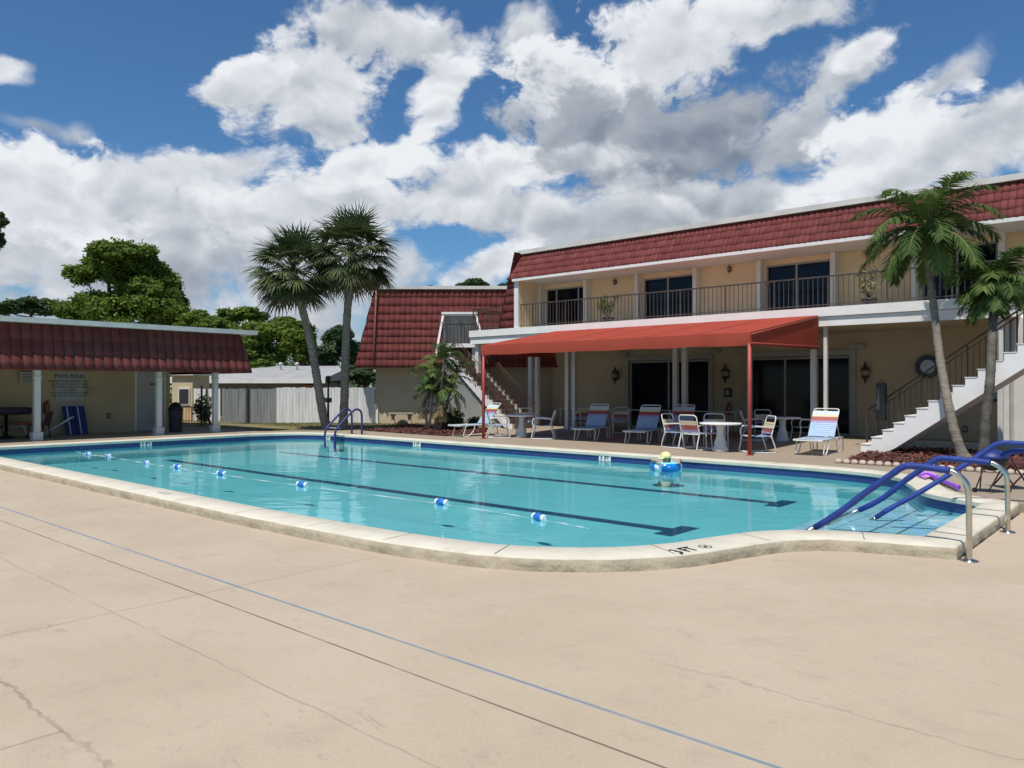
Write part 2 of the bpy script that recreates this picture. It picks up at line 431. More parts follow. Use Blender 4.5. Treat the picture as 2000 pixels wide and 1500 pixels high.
for i in range(n):
    a, b = din[i], dout[i]; e = (b-a).normalized(); L = (b-a).length
    row = []
    row.append((a-e*.0, .05)); row.append((a-e*.03, .062)); row.append((a-e*.035, CT-.02)); row.append((a-e*.012, CT+jit(a, .002)))
    row.append((a+e*L*.5, CT+jit(a, .003)))
    row.append((b-e*(.035+jit(b, .012, 5)), CT-.002)); row.append((b-e*(.008+jit(b, .012, 7)), CT-.022+jit(b, .006, 9)))
    row.append((b+e*jit(b, .012, 6), .06)); row.append((b+e*(.004+jit(b, .02, 4)), -.01))
    cross.append(row)
K = len(cross[0])
for row in cross:
    for p, z in row: mb.v.append(W(p.x, p.y, z))
for i in range(n):
    for j in range(K-1):
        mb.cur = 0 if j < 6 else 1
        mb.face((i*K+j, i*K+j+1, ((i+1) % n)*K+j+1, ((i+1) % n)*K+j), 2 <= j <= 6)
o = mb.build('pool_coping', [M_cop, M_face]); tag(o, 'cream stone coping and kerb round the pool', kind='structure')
# joints between coping slabs: thin dark mortar strips
mb = MB(); acc = 0; nxt = .5
for i in range(n):
    a, b = din[i], dout[i]
    if nxt <= acc:
        e = (b-a).normalized(); tdir = Vector((e.y, -e.x)); w = .004
        pts = [W(*(a-e*.01+tdir*w), CT+.004), W(*(b-e*.03+tdir*w), CT+.004), W(*(b-e*.03-tdir*w), CT+.004), W(*(a-e*.01-tdir*w), CT+.004)]
        mb.poly(pts); nxt += 1.35+random.uniform(-.25, .35)
    acc += (din[(i+1) % n]-a).length
for tt in (9.35, 11.5):
    mb.box(0, 0, 0, 0, 0, 0) if False else None
    mb.poly([W(-2.1, tt-.012, CT+.005), W(-1.77, tt-.03-.012, CT+.005), W(-1.77, tt-.03+.012, CT+.005), W(-2.1, tt+.012, CT+.005)])
tag(mb.build('coping_joints', mat('mortar', (.20, .16, .11), .95, .2, 5)), 'dark mortar joints across the coping stones', kind='structure')
# basin
WZ = -.055; FZ = -.42
mb = MB(); m_ = len(inner)
for a, b in inner: mb.v.append(W(a, b, .055))
for a, b in inner: mb.v.append(W(a, b, -.085))
for a, b in inner: mb.v.append(W(a, b, FZ))
for i in range(m_):
    j = (i+1) % m_
    mb.cur = 1; mb.face((i, j, m_+j, m_+i)); mb.cur = 0; mb.face((m_+i, m_+j, 2*m_+j, 2*m_+i))
mb.cur = 0; mb.face(range(2*m_, 3*m_))
M_plas = mat('pool_plaster', (.24, .50, .53), .9, .05, .7, dirt=(.18, .42, .45), dirt_amt=.5)
def tile_mat():
    m, nt, nd, lk = new_mat('navy_band_tile')
    out = N(nt, 'ShaderNodeOutputMaterial'); b = N(nt, 'ShaderNodeBsdfPrincipled'); lk.new(b.outputs[0], out.inputs[0])
    P = geo_pos(nt); n1 = noise(nt, P, 9, 2, .5)
    lk.new(mixc(nt, n1, (.022, .035, .13), (.04, .07, .22)), b.inputs['Base Color']); b.inputs['Roughness'].default_value = .25
    return m
o = mb.build('pool_basin', [M_plas, tile_mat()]); tag(o, 'pool basin of aqua plaster with navy tile band', kind='structure')
bm = bmesh.new(); bm.from_mesh(o.data); bmesh.ops.triangulate(bm, faces=[f for f in bm.faces if len(f.verts) > 4]); bm.to_mesh(o.data); bm.free()
# lane markings and steps on the floor
mb = MB(W)
for t0, s1 in ((10.15, -5.55), (13.78, -5.45)):
    mb.box(-22.3, s1-.3, t0-.13, t0+.13, FZ+.0, FZ+.004); mb.box(s1-.3, s1, t0-.42, t0+.42, FZ, FZ+.004)
mb.box(-22.3, -6.8, 6.72, 6.86, FZ, FZ+.003) 
tag(mb.build('lane_marking', mat('lane_paint', (.012, .05, .11), .8, .1, 4)), 'dark lane lines on the pool floor', kind='structure')
mb = MB(W)
steps = [(-2.95, -2.1, -.13), (-3.65, -2.95, -.22), (-4.3, -3.65, -.32)]
def inside(a, b, poly=inner):
    ins = False; j = len(poly)-1
    for i in range(len(poly)):
        if (poly[i][1] > b) != (poly[j][1] > b) and a < (poly[j][0]-poly[i][0])*(b-poly[i][1])/(poly[j][1]-poly[i][1])+poly[i][0]: ins = not ins
        j = i
    return ins
def trange(a):
    lo = [b/100 for b in range(500, 1700) if inside(a, b/100)]
    return (lo[0], lo[-1]) if lo else (9, 12)
for s0, s1, z in steps:
    k = 6
    for i in range(k):
        a0 = s0+(s1-s0)*i/k; a1 = s0+(s1-s0)*(i+1)/k; b0, b1 = trange((a0+a1)/2-.001)
        mb.box(a0, a1, b0-.05, b1+.05, FZ-.02, z+.0003*i)
def step_mat():
    m, nt, nd, lk = new_mat('step_tile')
    out = N(nt, 'ShaderNodeOutputMaterial'); b = N(nt, 'ShaderNodeBsdfPrincipled'); lk.new(b.outputs[0], out.inputs[0])
    P = geo_pos(nt)
    cs = []
    for vec, sz, ph in ((A, .45, .12), (V, .82, .25)):
        d = nd.new('ShaderNodeVectorMath'); d.operation = 'DOT_PRODUCT'; lk.new(P, d.inputs[0]); d.inputs[1].default_value = vec
        x = math_n(nt, 'FRACT', math_n(nt, 'ADD', math_n(nt, 'DIVIDE', d.outputs['Value'], sz), ph+50))
        x = math_n(nt, 'ABSOLUTE', math_n(nt, 'SUBTRACT', x, .5))
        cs.append(ramp(nt, x, .5-.022/sz, .5-.012/sz))
    f = math_n(nt, 'MAXIMUM', cs[0], cs[1])
    n1 = noise(nt, P, 2.4, 4, .6)
    c = mixc(nt, n1, (.44, .50, .60), (.58, .62, .70)); c = mixc(nt, math_n(nt, 'MULTIPLY', f, .85), c, (.03, .08, .12))
    lk.new(c, b.inputs['Base Color']); b.inputs['Roughness'].default_value = .6
    return m
tag(mb.build('pool_steps', step_mat()), 'tiled steps under the water by the handrails', kind='structure')

def water_mat():
    m, nt, nd, lk = new_mat('pool_water')
    out = N(nt, 'ShaderNodeOutputMaterial')
    tr = N(nt, 'ShaderNodeBsdfTransparent'); tr.inputs[0].default_value = (.66, .92, .93, 1)
    gl = N(nt, 'ShaderNodeBsdfGlossy'); gl.inputs['Roughness'].default_value = .035; gl.inputs['Color'].default_value = (.92, .96, 1, 1)
    fr = N(nt, 'ShaderNodeFresnel'); fr.inputs[0].default_value = 1.30
    mx = N(nt, 'ShaderNodeMixShader')
    P = geo_pos(nt)
    bn = N(nt, 'ShaderNodeBump'); setin(bn, Strength=.55, Distance=.02)
    n1 = noise(nt, scalev(nt, P, (.7, 1.5, 1)), 1.1, 3, .5, .4); n2 = noise(nt, scalev(nt, P, (.8, 1.6, 1)), 4.5, 3, .55, .3)
    area = noise(nt, P, .35, 3, .55)
    h = math_n(nt, 'ADD', math_n(nt, 'MULTIPLY', n1, .9), math_n(nt, 'MULTIPLY', math_n(nt, 'MULTIPLY', n2, ramp(nt, area, .4, .65, .15, 1)), .22))
    lk.new(h, bn.inputs['Height'])
    lk.new(bn.outputs[0], gl.inputs['Normal']); lk.new(bn.outputs[0], fr.inputs['Normal'])
    fac = math_n(nt, 'MULTIPLY', fr.outputs[0], .82)
    lk.new(fac, mx.inputs[0]); lk.new(tr.outputs[0], mx.inputs[1]); lk.new(gl.outputs[0], mx.inputs[2]); lk.new(mx.outputs[0], out.inputs[0])
    return m
wi = offset(inner, .015)
mb = MB(); mb.poly([W(a, b, WZ) for a, b in wi]); o = mb.build('pool_water', water_mat()); tag(o, 'clear turquoise water of the swimming pool', kind='structure')
bm = bmesh.new(); bm.from_mesh(o.data); bmesh.ops.triangulate(bm, faces=bm.faces[:]); 
for f in bm.faces:
    if f.normal.z < 0: f.normal_flip()
bm.to_mesh(o.data); bm.free()

# depth markers
M_mark = mat('marker_tile', (.74, .74, .70), .3, .05, 10); M_ink = mat('black_ink', (.02, .02, .02), .6, .1, 8)
def marker(org, right, upv, nrm, txt, label, w=.34, h=.13, size=.12, plate=True, squash=1.0):
    r = thing('depth_marker', org, label, 'depth marker', 'depth markers round the pool')
    if plate:
        mb = MB(); e = right*(w/2); f_ = upv*(h/2)
        for k, (d0, d1) in enumerate((( -1, -.06), (.06, 1))):
            p = [org+right*(w/2*d0)-f_, org+right*(w/2*d1)-f_, org+right*(w/2*d1)+f_, org+right*(w/2*d0)+f_]
            mb.hexa([q-nrm*.002 for q in p]+[q+nrm*.006 for q in p])
        mb.build('plate', M_mark, r)
    mb = MB(); text_mb(mb, txt, org+nrm*(.009 if plate else .001), right*squash, upv, size, .004); mb.build('lettering', M_ink, r)
for px, tx, lb in ((1182, '3  FT', 'white depth tiles in the navy band nearest the swimmer'), (815, '4  FT', 'white depth tiles in the navy band near the clumped palm'), (640, '5  FT', 'white depth tiles at the far corner by the ladder')):
    marker(W(on_t(px, 15.3), 15.285, .0), A, UP, -V, tx, lb)
marker(W(-23.485, on_s(285, -23.5), .0), V, UP, A, '5  FT', 'white depth tiles in the navy band before the pavilion')
e1 = (Vector((-3.85, 7.1))-Vector((-4.15, 6.5))).normalized()
rt = (A*e1.x+V*e1.y); rt.z = 0; upv = Vector((-rt.y, rt.x, 0))
org = at(1336, 1074, CT+.0045)
rt = (at(1378, 1066, CT+.003)-at(1312, 1078, CT+.003)).normalized(); upv = Vector((-rt.y, rt.x, 0))
marker(org, rt, upv, UP, '3 FT', 'black stencilled depth mark on the near coping curve', size=.24, plate=False, squash=.62)
mb = MB(); cc = at(1377, 1066.5, CT+.0055)
ringp = []
for a_, r_ in ((0, .07),):
    for i in range(20):
        q = 2*math.pi*i/20; mb.v.append(cc+rt*math.cos(q)*.07+upv*math.sin(q)*.07); mb.v.append(cc+rt*math.cos(q)*.056+upv*math.sin(q)*.056)
    for i in range(20): mb.face((2*i, 2*i+1, (2*i+3) % 40, (2*i+2) % 40))
d1 = (rt+upv).normalized(); d2 = (rt-upv).normalized()
mb.poly([cc+d1*.06+d2*.008, cc-d1*.06+d2*.008, cc-d1*.06-d2*.008, cc+d1*.06-d2*.008])
mb.poly([cc-rt*.03-upv*.02, cc+rt*.03-upv*.02, cc+rt*.01+upv*.02, cc-rt*.02+upv*.015])
tag(mb.build('no_diving_symbol', mat('faded_ink', (.22, .21, .20), .8, .3, 20)), 'faded round no diving symbol after the depth mark on the coping', 'symbol')
mb = MB(); cc = at(320, 963, CT+.004); rr_ = A.copy()
text_mb(mb, '4 FT', cc, rr_, V, .18, .002)
tag(mb.build('faded_depth_lettering', mat('faded_ink2', (.40, .42, .40), .8, .3, 20)), 'faded pale depth lettering on the left part of the near coping', 'depth mark')

# floats and rope
M_fl = mat('float_blue', (.02, .16, .52), .35, .1, 5); M_flw = mat('float_white', (.80, .84, .86), .35, .05, 5)
fpts = [at(px, py+2, WZ) for px, py in ((173, 886), (212, 890), (287, 903), (347, 912), (433, 925), (590, 947), (862, 982), (1052, 1012))]
wh = ['farthest left', 'second from the left', 'third from the left', 'fourth from the left', 'fifth from the left', 'sixth from the left, lone in the middle', 'seventh from the left', 'nearest and rightmost']
for i, p in enumerate(fpts):
    r = thing('lane_float', p, 'blue and white rope float on the water, %s' % wh[i], 'float', 'floats on the drooping pool rope')
    d = (A*1.0+V*random.uniform(-.25, .25)).normalized(); q = d.cross(UP)
    for nm, M_, lo, hi, rad in (('body', M_fl, -.075, .075, .062), ('end_cap', M_flw, .07, .125, .05), ('end_cap', M_flw, -.125, -.07, .05)):
        mb = MB(); pts = [p+UP*.028+d*(lo+(hi-lo)*k/6) for k in range(7)]
        mb.tube([tuple(x) for x in pts], [rad*(.55+.45*math.sin(math.pi*(k+.6)/7.2)) for k in range(7)], 12)
        mb.build(nm, M_, r)
rope = [at(150, 882, WZ)]+fpts+[at(1150, 1032, WZ)]
mb = MB()
rp = catmull([tuple(p) for p in rope], 10)
mb.tube([(x, y, WZ+.004-.012*abs(math.sin(i*.9))) for i, (x, y, z) in enumerate(rp)], .006, 5)
tag(mb.build('float_rope', mat('rope_white', (.7, .72, .7), .8)), 'thin pale rope drifting between the blue floats', 'rope')

# handrails into the pool
def pool_rail(pts_st, foam_from, foam_to, label, extra=None, flange=True):
    base = W(*pts_st[0]); r = thing('pool_handrail', base, label, 'handrail', 'padded handrails down the pool steps')
    sm = catmull(pts_st, 7)
    fs = [p for p in sm]
    n_ = len(fs); i0, i1 = int(foam_from*n_), int(foam_to*n_)
    MB(W).tube(fs[:i0+1], .028, 12).build('steel_tube', M_steel, r)
    mb = MB(W); seg = fs[i0:i1]; mb.tube(seg, [.035+.002*math.sin(i*1.7) for i in range(len(seg))], 12); mb.build('foam_sleeve', M_foam, r)
    if i1 < n_: MB(W).tube(fs[i1-1:], .03, 10).build('steel_tube', M_steel, r)
    if flange:
        mb = MB(); mb.lathe(W(pts_st[0][0], pts_st[0][1], pts_st[0][2]), [(.085, .001), (.085, .008), (.05, .02), (.034, .024)], 20); mb.build('flange', M_steel, r)
    if extra:
        mb = MB(W); mb.tube(catmull(extra, 6), .038, 12); mb.build('lower_sleeve', M_foam, r)
    return r
def railpts(t, sb=-1.63, h=.89, s_top=-2.22, s_end=-3.95, z_end=-.40, zb=0.0):
    return [(sb, t, zb), (sb, t, zb+.3), (sb-.005, t, h*.72), (sb-.03, t, h*.87), (sb-.13, t, h*.97), (sb-.24, t, h*.995), (s_top+.12, t, h+.012), (s_top, t, h), (s_top-.12, t, h-.09), (s_top-.35, t, h-.28), (s_top-.8, t, h-.66), (s_end, t, z_end)]
pool_rail(railpts(8.66), .40, .93, 'nearest blue padded handrail with bent steel end by the kerb corner')
pool_rail(railpts(10.67, sb=-1.61, h=.82, s_top=-2.35, s_end=-4.2), .42, .93, 'middle blue padded handrail with bent steel end behind the nearest one')
p3 = [(-1.0, 12.35, DZ), (-1.0, 12.35, .6), (-1.05, 12.35, .85), (-1.3, 12.35, .93), (-1.75, 12.35, .95), (-1.98, 12.35, .93), (-2.15, 12.32, .80), (-2.45, 12.2, .55), (-2.9, 12.0, .20), (-3.25, 11.85, -.05), (-3.55, 11.8, -.3)]
pool_rail(p3, .30, .95, 'farthest blue padded handrail rising out of frame to the right', extra=[(-1.0, 12.45, .80), (-1.4, 12.45, .84), (-1.8, 12.45, .83), (-1.95, 12.45, .75)])
mb = MB(W)
# far ladder
lr = thing('pool_ladder', W(-21.4, 15.95, DZ), 'pair of dark blue bent ladder rails at the far pool corner', 'ladder')
for ds in (0, .55):
    s_ = -21.35+ds
    pts = [(s_, 15.98, DZ), (s_, 15.98, .6), (s_, 15.96, .82), (s_, 15.88, .93), (s_, 15.76, .96), (s_, 15.64, .92), (s_, 15.35, .70), (s_, 15.08, .46), (s_, 14.96, .34), (s_, 14.9, .15), (s_, 14.9, -.3)]
    MB(W).tube(catmull(pts, 4), .036, 8).build('side_rail', mat('ladder_sleeve', (.03, .03, .14), .5), lr)
for z, t_ in ((-.1, 14.9), (-.25, 14.9), (.14, 15.0), (.36, 15.08)):
    MB(W).box(-21.32, -20.83, t_-.06, t_+.06, z-.012, z+.012).build('tread', mat('lavender_tread', (.40, .38, .50), .6), lr)

# swimmer
def swimmer():
    base = W(-8.43, 14.55, WZ); bz = -.13
    r = thing('person', base, 'person in a yellow cap floating in a blue and turquoise swim ring', 'person')
    # body: one skinned figure, reclining in the ring and facing left
    Vs = []; Es = []; Rr = []
    def nv(p, rad, par=None):
        Vs.append(p); Rr.append(rad)
        if par is not None: Es.append((par, len(Vs)-1))
        return len(Vs)-1
    pel = nv((0, .02, -.22), .14)
    wst = nv((0, .03, -.08), .125, pel); ch = nv((0, .03, .08), .145, wst); nk0 = nv((0, .02, .19), .075, ch); nk = nv((0, .01, .25), .055, nk0)
    hd = nv((0, 0, .32), .085, nk); nv((0, 0, .41), .09, hd)
    for sx in (-1, 1):
        sh = nv((.15*sx, .02, .22), .06, ch); el = nv((.31*sx, -.05, .335), .043, sh); wr = nv((.25*sx, -.24, .335), .028, el); pm = nv((.21*sx, -.29, .33), .03, wr)
        for k in range(4):
            f1 = nv((.20*sx+(.012*k-.02), -.345, .315), .010, pm); nv((.19*sx+(.013*k-.02), -.375-.006*(k in (1, 2)), .285), .008, f1)
        th = nv((.175*sx, -.30, .33), .011, pm); nv((.155*sx, -.32, .32), .009, th)
        hp = nv((.10*sx, 0, -.27), .095, pel); kn = nv((.12*sx, -.14, -.29), .065, hp); an = nv((.12*sx, -.24, -.30), .045, kn); nv((.12*sx, -.32, -.29), .035, an)
    me = bpy.data.meshes.new('body'); me.from_pydata(Vs, Es, []); me.update()
    o = bpy.data.objects.new('body', me); C.objects.link(o); o.parent = r; o.location.z = bz
    sk = o.modifiers.new('skin', 'SKIN'); sk.use_smooth_shade = True
    for i, rad in enumerate(Rr): me.skin_vertices[0].data[i].radius = (rad, rad)
    me.skin_vertices[0].data[0].use_root = True
    ss = o.modifiers.new('sub', 'SUBSURF'); ss.levels = 1; ss.render_levels = 1
    me.materials.append(M_skin)
    # swim shirt
    mb = MB(); mb.lathe((0, .03, 0), [(.13, -.3), (.145, -.1), (.158, .05), (.165, .12), (.12, .175), (.08, .2)], 16)
    mb.build('swim_shirt', mat('swim_shirt', (.45, .62, .66), .6, .1, 8), r, local=True).location.z = bz
    # hair + cap
    mb = MB(); mb.lathe((.022, .035, 0), [(.06, .25), (.085, .30), (.09, .36), (.085, .40)], 14)
    mb.build('hair', mat('hair_dark', (.035, .022, .012), .6), r, local=True).location.z = bz
    mb = MB(); mb.lathe((0, 0, 0), [(.112, .375), (.118, .40), (.112, .44), (.09, .475), (.05, .50), (.01, .51)], 18)
    # brim towards the left front
    for k in range(8):
        a0 = R(150+k*12); a1 = R(150+(k+1)*12)
        q0 = Vector((math.cos(a0)*.105, math.sin(a0)*.105, .39)); q1 = Vector((math.cos(a1)*.105, math.sin(a1)*.105, .39))
        e = 1.0+.75*math.sin(math.pi*(k+.0)/8); e2 = 1.0+.75*math.sin(math.pi*(k+1)/8)
        w0 = Vector((q0.x*e, q0.y*e, .372)); w1 = Vector((q1.x*e2, q1.y*e2, .372))
        mb.hexa([q0-UP*.006, q1-UP*.006, w1-UP*.006, w0-UP*.006, q0, q1, w1, w0])
    mb.build('cap', mat('yellow_cap', (.86, .77, .36), .7, .05, 6), r, local=True).location.z = bz
    # face details
    mb = MB(); d = Vector((-.6, -.8, 0)); c = Vector((0, 0, .335))
    mb.tube([tuple(c+d*.08+UP*.02), tuple(c+d*.108-UP*.012)], [.008, .014], 6); mb.build('nose', M_skin, r, local=True).location.z = bz
    sd = Vector((-.8, .6, 0)); mb = MB()
    for sg in (-1, 1):
        mb = MB(); mb.lathe(tuple(c+d*.085+sd*sg*.033+UP*.02), [(.002, -.007), (.010, -.003), (.010, .003), (.002, .007)], 8); mb.build('eye', mat('dark_eye', (.06, .02, .02), .4), r, local=True).location.z = bz
    mb = MB(); mb.tube([tuple(c+d*.088+sd*.025-UP*.045), tuple(c+d*.094-UP*.048), tuple(c+d*.088-sd*.025-UP*.045)], .005, 5)
    mb.build('mouth', MATS['dark_eye'], r, local=True).location.z = bz
    # ring
    q = thing('swim_ring', base, 'blue and turquoise inflatable swim ring around the swimmer', 'swim ring')
    mb = MB(); n_ = 40; k_ = 14
    for i in range(n_):
        a = 2*math.pi*i/n_
        for j in range(k_):
            b = 2*math.pi*j/k_; rr = .245+.105*math.cos(b); mb.v.append(Vector((rr*math.cos(a), rr*math.sin(a), .065+.105*math.sin(b))))
    for i in range(n_):
        for j in range(k_):
            jj = (j+.5)/k_; mb.cur = 0
            if .12 < jj < .42: mb.cur = 1
            elif (i//3) % 4 == 0 and (jj > .75 or jj < .12): mb.cur = 2
            mb.face((i*k_+j, ((i+1) % n_)*k_+j, ((i+1) % n_)*k_+(j+1) % k_, i*k_+(j+1) % k_), True)
    mb.build('tube', [mat('ring_blue', (.01, .20, .55), .2, .25, 7), mat('ring_turquoise', (.30, .78, .80), .25, .1, 6), mat('ring_white', (.75, .85, .88), .25)], q, local=True)
    mb = MB(); mb.lathe((.0, -.35, .07), [(.012, 0), (.014, .012), (.006, .02)], 8); mb.build('valve', M_flw, q, local=True)
swimmer()

# ------------------------------------------------------------ roof tiles
def tiles(mb, org, U, S, Nn, length, height, tw, rh, left=lambda h: 0.0, right=None, amp=.032, lip=.011, k=8, pw=.8):
    """barrel tile field: org bottom-left, U along, S up the slope, Nn outward"""
    right = right or (lambda h: length)
    rows = max(1, round(height/rh)); rh = height/rows
    cols = int(math.ceil(length/tw))
    for r in range(rows):
        vs = [r*rh-.02, r*rh, r*rh+rh*.5, (r+1)*rh]
        offs = [.0, lip, lip*.55, .0]
        ng = len(mb.v); xs = [c*tw+tw*j/k for c in range(-1, cols+1) for j in range(k)]+[(cols+1)*tw]
        for a, (h, o_) in enumerate(zip(vs, offs)):
            hh = max(0, min(height, h)); lo, hi = left(hh), right(hh)
            for x in xs:
                xx = min(max(x, lo), hi); ph = (xx/tw) % 1.0
                pr = max(0.0, math.sin(math.pi*((ph) % 1.0)))**pw
                jz = .004*math.sin(r*3.1+int(xx/tw)*1.7)
                am = amp*pr if a else amp*pr*.2-.02
                mb.v.append(org+U*xx+S*(h - (0.02*(pr) if a < 2 and r else 0))+Nn*(o_+am+jz*(a > 0)))
        L = len(xs)
        for a in range(3):
            hm = (vs[a]+vs[a+1])/2
            lo, hi = left(max(0, hm)), right(max(0, hm))
            for i in range(L-1):
                if xs[i+1] <= lo or xs[i] >= hi: continue
                mb.cv = ((math.sin((i//k)*12.9898+r*78.233+org.x)*43758.5) % 1.0)
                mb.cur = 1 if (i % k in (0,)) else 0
                mb.face((ng+a*L+i, ng+a*L+i+1, ng+(a+1)*L+i+1, ng+(a+1)*L+i), a > 0)
def backing(mb, pts, th, nrm):
    mb.hexa([Vector(p)-nrm*(th) for p in pts]+[Vector(p)-nrm*.012 for p in pts])

# ------------------------------------------------------------ main building
RE = 7.0      # right end in s
B = thing('pool_house', W(-8, 26, DZ), 'two storey cream pool house with long balcony and red tiled mansard roof', 'building')
Zs, Zf, Ze, Zr = 3.48, 4.03, 5.85, 7.02
doors = [(on_t(1230, 26), on_t(1386, 26), 2.72), (on_t(1466, 26), on_t(1662, 26), 2.72)]
mb = MB(W)
ss = [-20.6, doors[0][0]-.02, doors[0][1]+.02, doors[1][0]-.02, doors[1][1]+.02, RE]
for i in (0, 2, 4): mb.box(ss[i], ss[i+1], 26, 26.22, .08, Zs)
for d in doors: mb.box(d[0]-.02, d[1]+.02, 26, 26.22, d[2]+.02, Zs)
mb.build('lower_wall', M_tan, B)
mb = MB(W); wins = [(on_t(1070, 24.5), on_t(1150, 24.5)), (on_t(1260, 24.5), on_t(1362, 24.5)), (on_t(1499, 24.5), on_t(1628, 24.5)), (on_t(1803, 24.5), on_t(1952, 24.5)), (-2.2, -.2), (1.6, 3.6)]
prev = -19.75
for a, b in wins+[(RE, None)]:
    mb.box(prev, a, 24.4, 24.6, Zf, Ze)
    prev = b
for a, b in wins: mb.box(a, b, 24.4, 24.6, 5.68, Ze)
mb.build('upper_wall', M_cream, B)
mb = MB(W); mb.box(-19.97, -19.77, 22.86, 24.6, Zf, Ze); mb.build('end_wall', M_cream, B)
mb = MB(W); mb.box(-19.99, -19.77, 22.78, 22.857, Zf+.003, Ze); mb.box(-19.99, RE, 22.66, 22.80, Ze, Ze+.10); mb.build('eave_trim', M_white, B)
mb = MB(W); mb.box(-19.9, RE, 22.803, 24.6, Ze+.003, Ze+.07); mb.build('soffit', mat('soffit_paint', (.66, .61, .53), .7, .04, 2), B)
# slab (two tier fascia)
mb = MB(W); mb.box(-22.4, -3.25, 22.86, 26.3, Zs+.02, Zf-.002); mb.box(-22.42, -3.22, 22.80, 22.86, Zs, Zs+.27); mb.box(-22.44, -3.2, 22.74, 22.86, Zs+.285, Zf)
mb.box(-3.249, RE, 23.6, 26.3, Zs+.01, Zf-.004)
mb.build('balcony_slab', M_slab, B)
mb = MB(W); mb.box(-22.35, -3.26, 22.87, 26, Zs-.012, Zs+.018); mb.build('porch_ceiling', mat('porch_ceiling_paint', (.50, .39, .26), .85, .06, 1.5), B)
# roof
mb = MB(); top_in = .62; hgt = 1.02
Sv = (V*top_in+UP*hgt); SL = Sv.length; Sv.normalize(); Nn = (-V*hgt+UP*top_in).normalized()
tiles(mb, W(-20.45, 22.68, Ze+.10), A, Sv, Nn, RE+20.45, SL, .165, .34, left=lambda h: .2+.3*h/SL)
# left leg beside the balcony and the flared left flank
tiles(mb, W(-20.78, 22.80, Zf+.02), A, UP, -V, .80, Ze+.09-Zf-.02, .165, .34, left=lambda h: .54*h/1.9)
Sl = (A*.85+UP*3.0); sl = Sl.length; Sl.normalize(); Nl = (-A*3.0+UP*.85).normalized()
tiles(mb, W(-20.80, 31.5, Zf), -V, Sl, Nl, 8.7, sl, .22, .33)
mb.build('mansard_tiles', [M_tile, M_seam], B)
mb = MB(); q = .02
backing(mb, [W(-20.3, 22.73, Ze+.105), W(RE, 22.73, Ze+.105), W(RE, 22.73+top_in, Ze+.1+hgt), W(-20.0, 22.73+top_in, Ze+.1+hgt)], .06, Nn)
mb.box(0, 0, 0, 0, 0, 0) if False else None
mb.build('roof_backing', M_bark, B)
mb = MB(W); mb.box(-20.2, -20.0, 22.84, 22.9, Zf, Ze+.05); mb.box(-20.1, -19.96, 23.3, 31.5, Zf, 7.0); mb.build('flank_wall', M_tan, B)
mb = MB(W); mb.box(-20.12, RE, 23.16, 23.34, Zr-.03, Zr+.13); mb.box(-20.12, -19.95, 23.34, 34, Zr-.03, Zr+.13); mb.build('roof_gutter', M_gutter, B)
mb = MB(W); mb.box(-19.95, RE, 23.34, 34, Zr-.05, Zr+.06); mb.build('roof_deck', M_roofgrey, B)
mb = MB(W); mb.box(-19.9, RE, 33.8, 34, .08, Zr-.06); mb.box(RE-.2, RE-.001, 24.6, 33.8, .08, Zr-.06); mb.build('rear_wall', M_tan, B)
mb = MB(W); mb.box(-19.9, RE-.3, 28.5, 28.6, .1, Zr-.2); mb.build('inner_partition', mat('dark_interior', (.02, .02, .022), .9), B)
# upper windows
def window(a, b, tw, z0, z1, nm='sliding_window', split=(.47,), fw=.06, mullions=2):
    f = MB(W); f.box(a, b, tw-.04, tw+.06, z1-fw, z1); f.box(a, b, tw-.04, tw+.06, z0, z0+fw*.7)
    f.box(a, a+fw, tw-.04, tw+.06, z0+fw*.7, z1-fw); f.box(b-fw, b, tw-.04, tw+.06, z0+fw*.7, z1-fw)
    for sp in split: c = a+(b-a)*sp; f.box(c-fw*.5, c+fw*.5, tw-.03, tw+.05, z0+fw*.7, z1-fw)
    fo = f.build(nm, M_frame, B)
    edges = [a+fw]+[a+(b-a)*sp for sp in split]+[b-fw]
    for i in range(len(edges)-1):
        MB(W).box(edges[i]+(fw*.5 if i else 0), edges[i+1]-(fw*.5 if i < len(edges)-2 else 0), tw+.0, tw+.02, z0+fw*.7, z1-fw).build('pane', M_glass, fo)
    return fo
for i, (a, b) in enumerate(wins):
    window(a, b, 24.45, Zf+.01, 5.68, split=(.47,) if i else (.25, .78))
for a, b in wins:
    for c in (a-.12, b+.12):
        MB(W).box(c-.075, c+.075, 24.06, 24.398, Zf+.002, Ze-.002).build('pilaster', mat('pilaster_paint', (.70, .66, .58), .7, .05, 2), B)
for a, b, z1 in doors:
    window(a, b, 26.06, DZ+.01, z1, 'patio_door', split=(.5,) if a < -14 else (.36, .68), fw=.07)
mb = MB(W)
for a, b, z1 in doors:
    mb.box(a-.17, a-.02, 25.9, 25.998, DZ+.003, z1+.2); mb.box(b+.02, b+.17, 25.9, 25.998, DZ+.003, z1+.2)
    mb.box(a-.019, b+.019, 25.91, 25.998, z1+.02, z1+.2)
    for c in (a-.25, b+.25): mb.box(c-.22, c+.22, 25.82, 25.997, z1+.22, z1+.36)
mb.build('door_surround', mat('surround_paint', (.34, .31, .26), .7, .06, 2), B)
